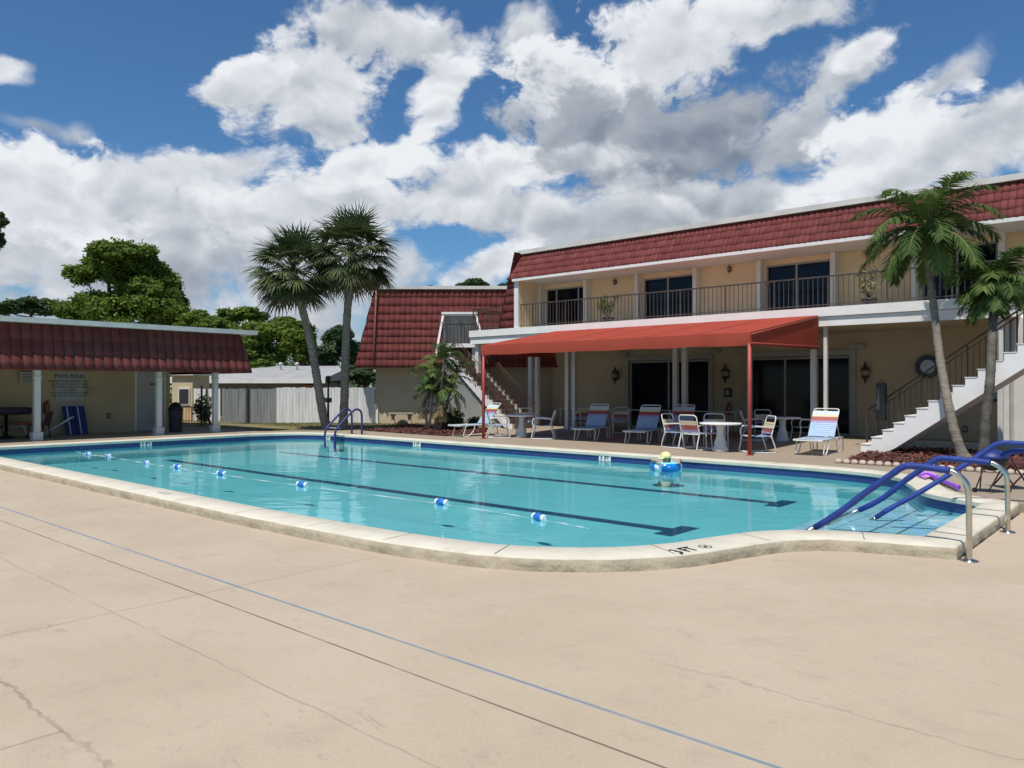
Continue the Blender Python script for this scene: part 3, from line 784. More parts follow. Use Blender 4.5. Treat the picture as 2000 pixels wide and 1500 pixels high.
# balcony columns
for s_, w, lb in ((-17.52, .075, 0), (-17.2, .075, 0), (-12.96, .08, 0), (-12.62, .08, 0), (-8.36, .075, 0), (-8.0, .05, 0), (-3.62, .06, 0), (-22.2, .09, 0)):
    mb = MB(W); mb.box(s_-w, s_+w, 22.95, 22.95+2*w, DZ+.01, Zs-.002); mb.box(s_-w-.04, s_+w+.04, 22.91, 22.99+2*w, DZ, DZ+.12) if w > .07 else None
    mb.build('column', M_post, B)
for px in (1034, 1047):
    s_ = on_t(px, 24.4); MB(W).box(s_-.08, s_+.08, 24.4, 24.56, DZ, Zs-.002).build('column', M_post, B)
for px, w in ((1967, .16), (1994, .25)):
    s_ = on_t(px, 23.4); MB(W).box(s_-w, s_+w, 23.35, 23.35+.25, DZ, Zs-.002).build('column', M_post, B)
# balcony railing
mb = MB(W); zt = Zf+.92
mb.box(-22.38, -3.3, 22.90, 22.945, zt-.03, zt+.012); mb.box(-22.38, -3.3, 22.91, 22.935, Zf+.08, Zf+.105)
s_ = -22.36; k = 0
while s_ < -3.3:
    w = .02 if k % 11 == 0 else .0085
    mb.box(s_-w, s_+w, 22.922-w, 22.922+w, Zf, zt-.03); s_ += .146; k += 1
mb.box(-22.4, -22.36, 22.92, 26, zt-.03, zt+.01)
for k in range(20): mb.box(-22.388, -22.372, 22.95+k*.15, 22.966+k*.15, Zf, zt-.03)
mb.build('balcony_railing', M_rail, B)

# second, lower wing that faces the camera
G = thing('side_wing', (-2.5, 34, .1), 'lower wing with tall red tiled mansard beside the palms', 'building')
mb = MB(); x0, x1 = -6.0, 1.9
dx0, dx1 = -2.95, -1.62          # dormer door opening
Yb, Yt, zb, zt = 32.95, 33.8, 2.56, 6.02
Sv = Vector((0, Yt-Yb, zt-zb)); SL = Sv.length; Sv.normalize(); Nn = Vector((0, -(zt-zb), Yt-Yb)).normalized()
dz0, dz1 = 3.55, 4.86
hd0, hd1 = (dz0-zb)/(zt-zb)*SL, (dz1-zb)/(zt-zb)*SL
U = Vector((1, 0, 0))
o0 = Vector((-6.75, Yb, zb))
# left of the dormer, right of it, above it
def clampf(v): return v
lft = lambda h: .72*h/SL
tiles(mb, o0, U, Sv, Nn, 8.9, hd0, .235, .345, left=lambda h: .72*h/SL, amp=.05, lip=.009, pw=.6)
Lh = SL-hd1
for (xa, xb) in ((-6.75, -2.98), (-1.50, 2.15)):
    org = Vector((xa, Yb, zb))+Sv*hd0
    f_l = (lambda h: .72*(h+hd0)/SL) if xa < -5 else (lambda h: max(0, .0))
    if xa < -5:
        tiles(mb, org, U, Sv, Nn, xb-xa, hd1-hd0, .235, .345, left=f_l, amp=.05, lip=.009, pw=.6)
    else:
        tiles(mb, org, U, Sv, Nn, xb-xa, hd1-hd0, .235, .345, amp=.05, lip=.009, pw=.6)
tiles(mb, o0+Sv*hd1, U, Sv, Nn, 8.9, Lh, .235, .345, left=lambda h: .72*(h+hd1)/SL, amp=.05, lip=.009, pw=.6)
# left hip face
Sh = Vector((.72, Yt-Yb, zt-zb)); 
Sl = Vector((.72, 0, zt-zb)); sl = Sl.length; Sl.normalize()
tiles(mb, Vector((-6.75, 40, zb)), Vector((0, -1, 0)), Sl, Vector((-(zt-zb), 0, .72)).normalized(), 7.05, sl, .235, .345, right=lambda h: 7.05-.85*h/sl)
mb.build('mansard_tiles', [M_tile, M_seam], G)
mb = MB(); mb.box(x0, dx0-.06, 33.8, 34, .06, zt-.05); mb.box(dx1+.06, x1, 33.8, 34, .06, zt-.05); mb.box(dx0-.06, dx1+.06, 33.8, 34, .06, dz0-.02)
mb.box(dx0-.06, dx1+.06, 33.8, 34, dz1+.05, zt-.05); mb.box(x0, x0+.2, 34.003, 40, .06, zt-.05); mb.build('wall', mat('wing_stucco', (.54, .44, .30), .9, .07, .9, bump=.2, bscale=70), G)
mb = MB(); mb.box(-6.7, 2.1, 33.0, 33.797, zb-.06, zb-.02); mb.build('soffit', M_tan, G)
mb = MB(); mb.box(-6.15, 2.1, 33.62, 34.1, zt-.03, zt+.11); mb.box(-6.15, -5.9, 34.1, 41, zt-.03, zt+.11); mb.build('roof_gutter', M_gutter, G)
mb = MB(); mb.box(-5.9, 2.1, 34.1, 41, zt-.02, zt+.05); mb.build('roof_deck', M_roofgrey, G)
mb = MB(); mb.tube([(-5.93, 33.58, zt-.02), (-5.93, 33.45, 5.3), (-5.93, 32.86, zb+.05)], .045, 6); mb.build('downspout', mat('red_pipe', (.36, .12, .10), .5), G)
mb = MB(); mb.box(-5.98, -5.88, 33.72, 33.798, .08, .95); mb.build('corner_pipe', M_white, G)
# dormer
def ysl(z): return Yb+(z-zb)/(zt-zb)*(Yt-Yb)
mb = MB(); tk = .09
zz0 = 3.0
mb.hexa([(dx0-.28-tk, ysl(zz0)-.14, zz0), (dx0-.28, ysl(zz0)-.14, zz0), (dx0-.28, 33.9, zz0), (dx0-.28-tk, 33.9, zz0), (dx0-.0-tk, ysl(dz1)-.14, dz1), (dx0-.0, ysl(dz1)-.14, dz1), (dx0, 33.9, dz1), (dx0-tk, 33.9, dz1)])
mb.hexa([(dx1+.24, ysl(4.0)-.14, 4.0), (dx1+.24+tk, ysl(4.0)-.14, 4.0), (dx1+.24+tk, 33.9, 4.0), (dx1+.24, 33.9, 4.0), (dx1, ysl(dz1)-.14, dz1), (dx1+tk, ysl(dz1)-.14, dz1), (dx1+tk, 33.9, dz1), (dx1, 33.9, dz1)])
mb.box(dx0-tk-.02, dx1+tk+.02, ysl(dz1)-.18, 33.9, dz1+.002, dz1+.10)
mb.build('dormer_frame', M_white, G)
mb = MB(); mb.box(dx0-.05, dx1+.05, 34.0, 34.08, dz0-.3, dz1); mb.build('dormer_door', mat('dim_grey_door', (.30, .32, .32), .6), G)
# lantern like sconce helper
def lantern(loc, facing, label, sc=1.0, group='wall lanterns of the pool house'):
    r = thing('wall_lantern', loc, label, 'lantern', group)
    f = Vector(facing); c = loc+f*.16*sc
    mb = MB(); mb.box(-.05, .05, -.02, .0, -.12*sc, .12*sc); p = [v.copy() for v in mb.v]; rt_ = f.cross(UP)
    mb.v = [loc+rt_*v.x+f*(-v.y)+UP*v.z for v in p]; mb.build('back_plate', M_brown, r)
    mb = MB(); mb.tube([tuple(loc+UP*.06*sc), tuple(loc+f*.08*sc+UP*.15*sc), tuple(c+UP*.17*sc)], .012, 6); mb.build('arm', M_brown, r)
    mb = MB(); mb.lathe(tuple(c), [(.012*sc, -.26*sc), (.03*sc, -.17*sc), (.085*sc, -.10*sc), (.10*sc, -.07*sc)], 10); mb.build('base', M_brown, r)
    mb = MB(); mb.lathe(tuple(c), [(.085*sc, -.068*sc), (.105*sc, .06*sc)], 8); mb.build('glass', mat('lantern_glass', (.28, .24, .17), .2, .2, 9), r)
    mb = MB(); mb.lathe(tuple(c), [(.12*sc, .062*sc), (.09*sc, .10*sc), (.03*sc, .16*sc), (.03*sc, .20*sc), (.012*sc, .26*sc)], 8); mb.build('cap', M_brown, r)
    return r
lows = [(1204, 733, 'dark lantern left of the left patio door'), (1419, 730, 'dark lantern between the two patio doors'), (1692, 728, 'dark lantern right of the right patio door')]
for px, py, lb in lows:
    s_ = on_t(px, 25.9); Y = W(s_, 25.9).y; lantern(W(s_, 25.998, H0+(HY-py)*Y/F), -V, lb, 1.35)
for px, py, lb in ((1200, 549, 'small brown wall lamp on the balcony left of the tall plant'), (1424, 524, 'small brown wall lamp on the balcony between the second and third windows'), (1704, 496, 'small brown wall lamp on the balcony left of the tall palm trunk')):
    s_ = on_t(px, 24.3); Y = W(s_, 24.3).y; lantern(W(s_, 24.398, H0+(HY-py)*Y/F-.03), -V, lb, .6)
for px, py, w, h, lb, nm in ((1422, 767, .13, .16, 'small black square box below the lantern between the doors', 'wall_box'),):
    s_ = on_t(px, 25.95); Y = W(s_, 25.95).y; z = H0+(HY-py)*Y/F
    r = thing(nm, W(s_, 25.99, z), lb, 'wall box')
    MB(W).box(s_-w, s_+w, 25.88, 25.998, z-h, z+h).build('case', M_black, r, bevel=.01); MB(W).box(s_-w*.5, s_+w*.5, 25.87, 25.879, z-h*.5, z+h*.5).build('window', M_frame, r)
def extinguisher(p, rt_, label):
    r = thing('fire_extinguisher', p, label, 'extinguisher', 'wall fire extinguishers')
    MB().lathe(tuple(p), [(.07, -.22), (.08, -.2), (.08, .1), (.05, .17), (.025, .19)], 12).build('cylinder', mat('ext_red', (.30, .05, .035), .3), r)
    mb = MB(); mb.lathe(tuple(p+UP*.19), [(.02, 0), (.03, .03), (.02, .06)], 8); mb.tube([tuple(p+UP*.22), tuple(p+UP*.27+rt_*.1)], .01, 5); mb.build('valve', M_black, r)
    MB().tube([tuple(p+UP*.22), tuple(p+UP*.15-rt_*.1), tuple(p-UP*.1-rt_*.09)], .012, 6).build('hose', M_black, r)
    mb = MB(); rt2 = rt_*.03; f = rt_.cross(UP)*.0
    return r
s_ = on_t(1423, 25.85); extinguisher(W(s_, 25.88, .93), A, 'dark red extinguisher on the wall between the two patio doors')
extinguisher(W(-28.15, on_s(92, -28.15), 1.02), V, 'dark red extinguisher on the pavilion wall behind the left column')

# awning
AW = thing('awning', W(-12, 17.05, DZ), 'long flat red canvas awning over the patio on thin red posts', 'awning')
mb = MB(W); s0, s1, t0, t1 = -16.25, -7.62, 17.0, 22.73
zf, zr_, zv = 2.98, 3.80, 2.68
n1, n2 = 40, 14
def az(a, b):
    u = (b-t0)/(t1-t0); base = zf+(zr_-zf)*u
    seg = math.sin(math.pi*((a-s0)/(s1-s0)*6 % 1.0)); return base-.038*seg*math.sin(math.pi*u)
idx = {}
def sk(a, b):
    u = (b-t0)/(t1-t0); f = (a-s0)/(s1-s0); return a-u*(1.65*(1-f)+.5*f)
for i in range(n1+1):
    for j in range(n2+1):
        a = s0+(s1-s0)*i/n1; b = t0+(t1-t0)*j/n2; idx[i, j] = len(mb.v); mb.v.append(W(sk(a, b), b, az(a, b)))
for i in range(n1):
    for j in range(n2): mb.face((idx[i, j], idx[i+1, j], idx[i+1, j+1], idx[i, j+1]), True)
mb.build('canvas_top', M_awn, AW)
mb = MB()
for k in range(1, 6):
    a = s0+(s1-s0)*k/6
    for j in range(n2):
        b0_ = t0+(t1-t0)*j/n2; b1_ = t0+(t1-t0)*(j+1)/n2
        mb.poly([W(sk(a-.02, b0_), b0_, az(a, b0_)+.005), W(sk(a+.02, b0_), b0_, az(a, b0_)+.005), W(sk(a+.02, b1_), b1_, az(a, b1_)+.005), W(sk(a-.02, b1_), b1_, az(a, b1_)+.005)])
mb.build('seam_tape', mat('seam_canvas', (.30, .045, .03), .85, .1, 4), AW, )
mb = MB(W); pts = []
for i in range(n1+1):
    a = s0+(s1-s0)*i/n1; wv = .012*math.sin(i*1.3)
    mb.v.append(W(a, t0, zf-.001)); mb.v.append(W(a, t0-.012+wv*.3, (zf+zv)/2)); mb.v.append(W(a, t0+wv, zv+.008*math.sin(i*.8)))
for i in range(n1):
    for j in (0, 1): mb.face((3*i+j, 3*i+3+j, 3*i+4+j, 3*i+1+j), True)
mb.build('front_valance', M_awn, AW)
for nm, ss_ in (('side_panel', s1), ('side_panel', s0)):
    mb = MB(); mb.poly([W(ss_, t0, zv+.01), W(sk(ss_, t1), t1, zv+.12), W(sk(ss_, t1), t1, zr_-.004), W(ss_, t0, zf-.004)]); mb.build(nm, M_awn, AW)
mb = MB(); mb.tube([tuple(W(s1+.01, t0, zv+.05)), tuple(W(sk(s1, t1)+.01, t1, zv+.2))], .02, 6); mb.tube([tuple(W(s0, t0+.02, zf-.05)), tuple(W(s1, t0+.02, zf-.05))], .022, 6)
for k in range(7):
    a = s0+(s1-s0)*k/6; mb.tube([tuple(W(a, t0+.02, zf-.05)), tuple(W(sk(a, t1), t1, zr_-.05))], .02, 6)
mb.build('support_frame', M_awnpost, AW)
for ss_ in (s0+.05, s1-.05):
    mb = MB(); c = W(ss_, t0+.05, DZ); mb.tube([tuple(c), tuple(c+UP*(zf-.1-DZ))], .048, 10); mb.lathe(tuple(c), [(.09, 0), (.09, .012), (.05, .02)], 12); mb.build('post', M_awnpost, AW)

# ------------------------------------------------------------ right stairs
ST = thing('staircase', W(-6, 20, DZ), 'white concrete staircase climbing right to the balcony', 'staircase')
mb = MB(W); run, rise = .249, .1795; ns = 22; sb, tb0, tb1 = -6.03, 19.75, 21.0
prof = []
for i in range(ns):
    prof.append((sb+i*run, DZ+i*rise)); prof.append((sb+i*run, DZ+(i+1)*rise))
prof.append((sb+ns*run, DZ+ns*rise))
bot = [(sb+ns*run, DZ+ns*rise-.42), (sb+2.35*run, DZ)]
sl_ = (bot[0][1]-bot[1][1])/(bot[0][0]-bot[1][0])
def sideface(mb, prof, botpts, fr):
    # quads per step: robust fill
    for i in range(ns):
        a0 = sb+i*run; a1 = a0+run; zt_ = DZ+(i+1)*rise
        zb0 = max(DZ-.01, DZ+(a0-bot[1][0])*sl_); zb1 = max(DZ-.01, DZ+(a1-bot[1][0])*sl_)
        p = [fr(a0, tb0, zb0), fr(a1, tb0, zb1), fr(a1, tb1, zb1), fr(a0, tb1, zb0), fr(a0, tb0, zt_), fr(a1, tb0, zt_), fr(a1, tb1, zt_), fr(a0, tb1, zt_)]
        mb.hexa(p)
sideface(mb, prof, bot, W)
mb.build('flight', M_slab, ST)
mb = MB(W)
for i in range(ns): mb.box(sb+i*run-.02, sb+(i+1)*run-.02, tb0-.012, tb1+.012, DZ+(i+1)*rise+.001, DZ+(i+1)*rise+.022)
mb.build('treads', mat('tread_paint', (.72, .70, .66), .7, .06, 3), ST)
mb = MB(W); mb.box(sb+ns*run, sb+ns*run+1.4, 19.75, 23.6, Zf-.25, Zf); mb.build('landing', M_slab, ST)
mb = MB(W); tt = 20.95; r_h = .95
def nz(a): return DZ+rise*((a-sb)/run+1)
a0, a1 = sb-.22, sb+ns*run
mb.tube([(a0, tt, nz(a0)+r_h), (a1, tt, nz(a1)+r_h)], .022, 6); mb.tube([(a0+.15, tt, nz(a0+.15)+r_h-.13), (a1, tt, nz(a1)+r_h-.13)], .014, 6)
mb.box(a0-.02, a0+.02, tt-.02, tt+.02, DZ, nz(a0)+r_h)
a = sb+.06; k = 0
while a < a1:
    w = .016 if k % 4 == 0 else .008
    mb.box(a-w, a+w, tt-w, tt+w, nz(a)-.18, nz(a)+r_h-(.02 if k % 4 == 0 else .13)); a += .125; k += 1
mb.build('railing', M_brown, ST)
mb = MB(W); 
for k in range(4): mb.box(-3.2+k*.9, -3.16+k*.9, 19.78, 19.82, nz(-3.2+k*.9)-.2, nz(-3.2+k*.9)+.9)
# round disc on the wall behind the rail
s_ = on_t(1812, 25.9); Y = W(s_, 25.9).y; z = H0+(HY-716)*Y/F
r = thing('round_clock', W(s_, 25.99, z), 'round pale disc with thick black rim on the wall above the stairs', 'wall clock')
mb = MB(); c = W(s_, 25.93, z)
def disc_ring(mb, c, rin, rout, dep_, n_=28):
    for i in range(n_):
        a0 = 2*math.pi*i/n_; a1 = 2*math.pi*(i+1)/n_
        def P_(r_, a_, d_): return c+A*(r_*math.cos(a_))+UP*(r_*math.sin(a_))-V*d_
        mb.hexa([P_(rin, a0, 0), P_(rin, a1, 0), P_(rout, a1, 0), P_(rout, a0, 0), P_(rin, a0, dep_), P_(rin, a1, dep_), P_(rout, a1, dep_), P_(rout, a0, dep_)])
disc_ring(mb, c, .215, .35, .08); mb.build('rim', M_black, r)
mb = MB(); disc_ring(mb, c+V*.0, .0, .214, .02); mb.build('face', mat('disc_grey', (.46, .47, .52), .5), r)
# tall dark case at the rail
s_ = on_t(1723, 20.85); Y = W(s_, 20.85).y
r = thing('hanging_case', W(s_, 20.85, .9), 'tall narrow black case hanging on the stair rail', 'case')
mb = MB(W); mb.box(s_-.11, s_+.11, 20.70, 20.90, H0+(HY-822)*Y/F, H0+(HY-748)*Y/F); mb.build('body', M_black, r, bevel=.03)
mb = MB(W); mb.box(s_-.09, s_-.02, 20.685, 20.70, H0+(HY-800)*Y/F, H0+(HY-756)*Y/F); mb.build('pocket', M_plast, r)
mb = MB(W); mb.tube([(s_-.06, 20.8, H0+(HY-748)*Y/F), (s_, 20.86, H0+(HY-743)*Y/F), (s_+.06, 20.8, H0+(HY-748)*Y/F)], .012, 6); mb.build('strap', M_black, r)
# bulletin frame under the stairs
s0_, s1_ = on_t(1917, 25.9), on_t(1958, 25.9); Y = W(s0_, 25.9).y; za, zb_ = H0+(HY-784)*Y/F, H0+(HY-748)*Y/F
r = thing('notice_board', W(s0_, 25.95, za), 'black framed notice board on the wall under the staircase', 'notice board')
mb = MB(W); mb.box(s0_, s1_, 25.93, 25.997, za, za+.07); mb.box(s0_, s1_, 25.93, 25.997, zb_-.07, zb_); mb.box(s0_, s0_+.07, 25.93, 25.997, za+.07, zb_-.07); mb.box(s1_-.07, s1_, 25.93, 25.997, za+.07, zb_-.07); mb.build('frame', M_black, r)
mb = MB(W); mb.box(s0_+.07, s1_-.07, 25.96, 25.99, za+.07, zb_-.07); mb.build('board', mat('board_grey', (.24, .25, .28), .6, .3, 6), r)

# ------------------------------------------------------------ left stairs (turned)
LS = thing('staircase', at(1000, 838), 'narrow white staircase with brown railing rising left behind the clumped palm', 'staircase')
o_ = at(1000, 838); D_ = Vector((-.61, .79, 0)); E_ = Vector((.79, .61, 0))
def FL(a, b, c): return o_+D_*a+E_*b+UP*(c-DZ)
run2, rise2, n2_ = .272, .18, 19
for b0_, b1_ in ((0, .1), (1.0, 1.1)):
    mb = MB(FL)
    for i in range(n2_):
        a0 = i*run2; a1 = a0+run2; zt_ = DZ+(i+1)*rise2
        mb.hexa([FL(a0, b0_, max(DZ-.01, zt_-.46)), FL(a1, b0_, max(DZ-.01, zt_+rise2-.46)), FL(a1, b1_, max(DZ-.01, zt_+rise2-.46)), FL(a0, b1_, max(DZ-.01, zt_-.46)), FL(a0, b0_, zt_), FL(a1, b0_, zt_), FL(a1, b1_, zt_), FL(a0, b1_, zt_)])
    mb.build('stringer', M_slab, LS)
mb = MB(FL)
for i in range(n2_): mb.box(i*run2+.01, (i+1)*run2, .1005, .9995, DZ+(i+1)*rise2-.05, DZ+(i+1)*rise2-.005); mb.box(i*run2+.01, i*run2+.03, .1005, .9995, DZ+i*rise2, DZ+(i+1)*rise2-.051)
mb.build('treads', mat('brown_tread', (.13, .085, .06), .8, .2, 4), LS)
mb = MB(FL)
for i in range(2, n2_):
    a0 = i*run2; a1 = a0+run2; mb.box(a0, a1, .12, 1.0, DZ-.01, max(DZ, DZ+(i+1)*rise2-.52))
mb.build('under_wall', mat('under_stair_wall', (.30, .31, .28), .9, .1, 1.5), LS)
mb = MB(FL)
def nz2(a): return DZ+rise2*(a/run2+1)
for bb in (.04, 1.06):
    mb.tube([(-.1, bb, nz2(-.1)+.85), (n2_*run2, bb, nz2(n2_*run2)+.85)], .018, 5); mb.tube([(0, bb, nz2(0)+.72), (n2_*run2, bb, nz2(n2_*run2)+.72)], .011, 5)
    a = .0
    while a < n2_*run2:
        mb.box(a-.007, a+.007, bb-.007, bb+.007, nz2(a)-.18, nz2(a)+.8); a += .136 if bb > .5 else .408
mb.build('railing', mat('rust_brown_iron', (.075, .035, .022), .6), LS)
mb = MB(); zl = DZ+n2_*rise2
mb.box(-2.95, -1.35, 32.45, 33.6, zl-.16, zl); mb.build('landing', M_slab, LS)
mb = MB()
for (xa, ya, xb, yb) in ((-2.9, 32.5, -1.55, 32.5),):
    n_ = 9
    for k in range(n_+1):
        x = xa+(xb-xa)*k/n_; mb.box(x-.011, x+.011, ya-.011, ya+.011, zl, zl+.8)
    mb.box(xa, xb, ya-.02, ya+.02, zl+.8, zl+.84)
mb.build('landing_railing', M_iron, LS)
mb = MB(); mb.box(-2.5, -2.38, 33.1, 33.22, .1, zl-.17); mb.box(-1.7, -1.58, 32.6, 32.72, .1, zl-.17); mb.build('posts', M_post, LS)

# pale notice on the wing wall under the slab
mb = MB(); p0 = dep(971, 757, 33.6); p1 = dep(986, 778, 33.6); mb.box(p0.x, p1.x, 33.74, 33.79, p1.z, p0.z)
r = thing('wall_notice', (p0.x, 33.76, p1.z), 'small white notice on the tan wall right of the left staircase', 'notice'); mb.build('panel', M_white, r)
mb = MB(); mb.box(p0.x+.03, p1.x-.03, 33.73, 33.738, p1.z+.1, p1.z+.16); mb.box(p0.x+.03, p1.x-.1, 33.73, 33.738, p1.z+.22, p1.z+.26); mb.build('lettering', M_ink, r)

# ------------------------------------------------------------ pavilion at the left
PV = thing('pavilion', W(-27, 8, DZ), 'low open pavilion with red tiled mansard and white columns left of the pool', 'building')
t_end = 12.95
dr0, dr1 = on_s(266, -28.3), on_s(321, -28.3)
mb = MB(W); mb.box(-28.5, -28.3, -6, dr0, .08, 2.5); mb.box(-28.5, -28.3, dr1, t_end, .08, 2.5); mb.box(-28.5, -28.3, dr0, dr1, 2.28, 2.5)
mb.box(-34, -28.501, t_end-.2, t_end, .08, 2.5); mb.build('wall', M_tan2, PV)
d_ = MB(W).box(-28.42, -28.36, dr0+.03, dr1-.03, DZ+.01, 2.26).build('door', M_door, PV)
MB(W).box(-28.36, -28.352, (dr0+dr1)/2+.0, (dr0+dr1)/2+.3, 1.78, 1.84).build('door_plate', M_plast, d_)
mb = MB(); mb.lathe(W(-28.32, dr1-.12, 1.0), [(.02, -.03), (.035, 0), (.02, .03)], 8); mb.build('handle', M_steel, d_)
mb = MB(W); mb.box(-28.32, -28.29, dr0-.05, dr0+.03, DZ, 2.3); mb.box(-28.32, -28.29, dr1-.03, dr1+.05, DZ, 2.3); mb.box(-28.32, -28.29, dr0-.05, dr1+.05, 2.301, 2.36); mb.build('door_frame', M_post, PV)
mb = MB(W); mb.box(-34, -25.2, -6, 14.25, 2.28, 2.34); mb.build('ceiling', mat('pavilion_ceiling', (.40, .31, .19), .9), PV)
mb = MB(W)
mb.box(-34, -25.42, -6, 14.1, 2.345, 3.55); mb.build('roof_core', M_bark, PV)
mb = MB(); Sv = (-A*.3+UP*1.32); SL = Sv.length; Sv.normalize(); Nn = (A*1.32+UP*.3).normalized()
tiles(mb, W(-24.98, -6, 2.22), V, Sv, Nn, 20.35, SL, .275, .46, right=lambda h: 20.35-.28*h/SL, amp=.045, lip=.03, pw=.6)
Sv2 = (-V*.28+UP*1.32); SL2 = Sv2.length; Sv2.normalize()
tiles(mb, W(-25.0, 14.33, 2.22), -A, Sv2, (V*1.32+UP*.28).normalized(), 9, SL2, .275, .46, left=lambda h: .3*h/SL2, amp=.045, lip=.03, pw=.6)
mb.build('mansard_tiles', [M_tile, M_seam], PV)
mb = MB(W); mb.box(-25.60, -24.93, -6, 14.55, 3.56, 3.71); mb.build('roof_gutter', M_gutter, PV)
mb = MB(W); mb.box(-34, -25.60, -6, 14.55, 3.56, 3.66); mb.build('roof_deck', M_roofgrey, PV)
for t_ in (on_s(72, -25.6), on_s(310, -25.6), on_s(420, -25.6)):
    mb = MB(W); w = .085
    mb.box(-25.6-w, -25.6+w, t_-w, t_+w, DZ+.25, 2.28); mb.box(-25.6-w-.05, -25.6+w+.05, t_-w-.05, t_+w+.05, DZ, DZ+.25)
    mb.box(-25.6-w-.02, -25.6+w+.02, t_-w-.02, t_+w+.02, 1.98, 2.02)
    mb.build('column', M_post, PV, bevel=.01)
# signs on the pavilion wall
def sign_wall(pxa, pxb, pya, pyb, label, lines, col=(.42, .43, .41), ink=None, title=None, tcol=None):
    s_ = -28.3; ta, tb = on_s(pxa, s_), on_s(pxb, s_); Ym = W(s_, (ta+tb)/2).y; z1 = H0+(HY-pya)*Ym/F; z0 = H0+(HY-pyb)*Ym/F
    r = thing('wall_sign', W(s_, ta, z0), label, 'sign')
    MB(W).box(-28.297, -28.27, ta, tb, z0, z1).build('board', mat('sign_'+str(pxa), col, .6, .05, 4), r)
    mb = MB(); org = W(-28.265, (ta+tb)/2, z1)
    h = z1-z0
    if title: text_mb(mb, title, org-UP*h*.14, V, UP, h*.17, .004)
    for i, ln in enumerate(lines):
        text_mb(mb, ln, org-UP*h*(.32+.62*i/max(1, len(lines))), V, UP, h*.085, .001)
    mb.build('lettering', ink or M_ink, r)
sign_wall(107, 163, 727, 782, 'large pale pool rules sign on the pavilion wall', ['SHOWER BEFORE ENTERING POOL', 'NO FOOD OR DRINK IN POOL', 'NO GLASS IN THE POOL AREA', 'NO DIVING', 'POOL HOURS DAWN TO DUSK', 'NO PETS IN THE POOL AREA'], title='POOL RULES')
sign_wall(113, 163, 785, 820, 'smaller pale sign with red lettering under the pool rules', ['NO LIFEGUARD', 'ON DUTY', 'SWIM AT OWN RISK'], col=(.36, .34, .31), ink=mat('red_ink', (.25, .06, .06), .6))
sign_wall(163, 179, 754, 769, 'small blank pale plate beside the pool rules', ['NOTICE'], col=(.33, .29, .23))
# ventilation box
s_ = -28.3; ta, tb = on_s(36, s_), on_s(61, s_); Ym = W(s_, ta).y
r = thing('wall_vent', W(s_, ta, 2), 'pale vent box high on the pavilion wall left of the column', 'vent')
z1, z0 = H0+(HY-726)*Ym/F, H0+(HY-749)*Ym/F
MB(W).box(-28.298, -28.12, ta, tb, z0, z1).build('housing', mat('vent_pale', (.40, .42, .38), .6), r, bevel=.02)
mb = MB(W); [mb.box(-28.119, -28.105, ta+.03, tb-.03, z0+.04+k*.06, z0+.06+k*.06) for k in range(5)]; mb.build('louvres', M_plast, r)
# small outlet
for px, py, sv, lb, fr_ in ((212, 812, -28.3, 'small brown outlet box low on the pavilion wall', 1), (1885, 838, 26, 'small brown outlet box low on the wall under the stairs', 0)):
    if fr_: t_ = on_s(px, sv); Y = W(sv, t_).y; p = W(sv, t_, H0+(HY-py)*Y/F); f = A; rt2 = V
    else: a = on_t(px, sv); Y = W(a, sv).y; p = W(a, sv, H0+(HY-py)*Y/F); f = -V; rt2 = A
    r = thing('outlet_box', p, lb, 'outlet box'); mb = MB(); w, h = .06, .09
    q = [p-rt2*w-UP*h, p+rt2*w-UP*h, p+rt2*w+UP*h, p-rt2*w+UP*h]
    mb.hexa([x+f*.003 for x in q]+[x+f*.05 for x in q]); mb.build('housing', M_brown, r)
    mb = MB(); q = [p-rt2*w*.6-UP*h*.6, p+rt2*w*.6-UP*h*.6, p+rt2*w*.6+UP*h*.6, p-rt2*w*.6+UP*h*.6]; mb.hexa([x+f*.051 for x in q]+[x+f*.06 for x in q]); mb.build('cover', M_frame, r)

# trash can
p = at(343, 843); r = thing('trash_can', p, 'dark ribbed trash can with domed lid at the pavilion corner', 'trash can')
MB().lathe(tuple(p), [(.20, 0), (.22, .05), (.235, .72), (.25, .74)], 20).build('bin', M_plast, r)
MB().lathe(tuple(p), [(.26, .745), (.25, .80), (.20, .92), (.12, 1.02), (.03, 1.05)], 20).build('lid', M_black, r)
# blue mats leaning at the wall
for k, (pa, pb, lb) in enumerate(((126, 146, 'left navy blue mat leaning upright at the pavilion wall'), (147, 168, 'right navy blue mat leaning upright at the pavilion wall'))):
    ta, tb = on_s(pa, -28.0), on_s(pb, -28.0)
    mb = MB(); mb.hexa([W(-27.75, ta, DZ+.01), W(-27.75, tb, DZ+.01), W(-27.83, tb, DZ+.01), W(-27.83, ta, DZ+.01), W(-28.15, ta, 1.06), W(-28.15, tb, 1.06), W(-28.23, tb, 1.06), W(-28.23, ta, 1.06)])
    r = thing('floor_mat', W(-27.8, ta, DZ), lb, 'mat', 'navy mats at the pavilion wall'); mb.build('pad', M_navy, r, bevel=.02)
    mb = MB(); mb.hexa([W(-27.745, ta+.1, DZ+.02), W(-27.745, ta+.13, DZ+.02), W(-27.75, ta+.13, DZ+.02), W(-27.75, ta+.1, DZ+.02), W(-28.143, ta+.1, 1.05), W(-28.143, ta+.13, 1.05), W(-28.148, ta+.13, 1.05), W(-28.148, ta+.1, 1.05)])
    mb.build('piping', M_cy, r)

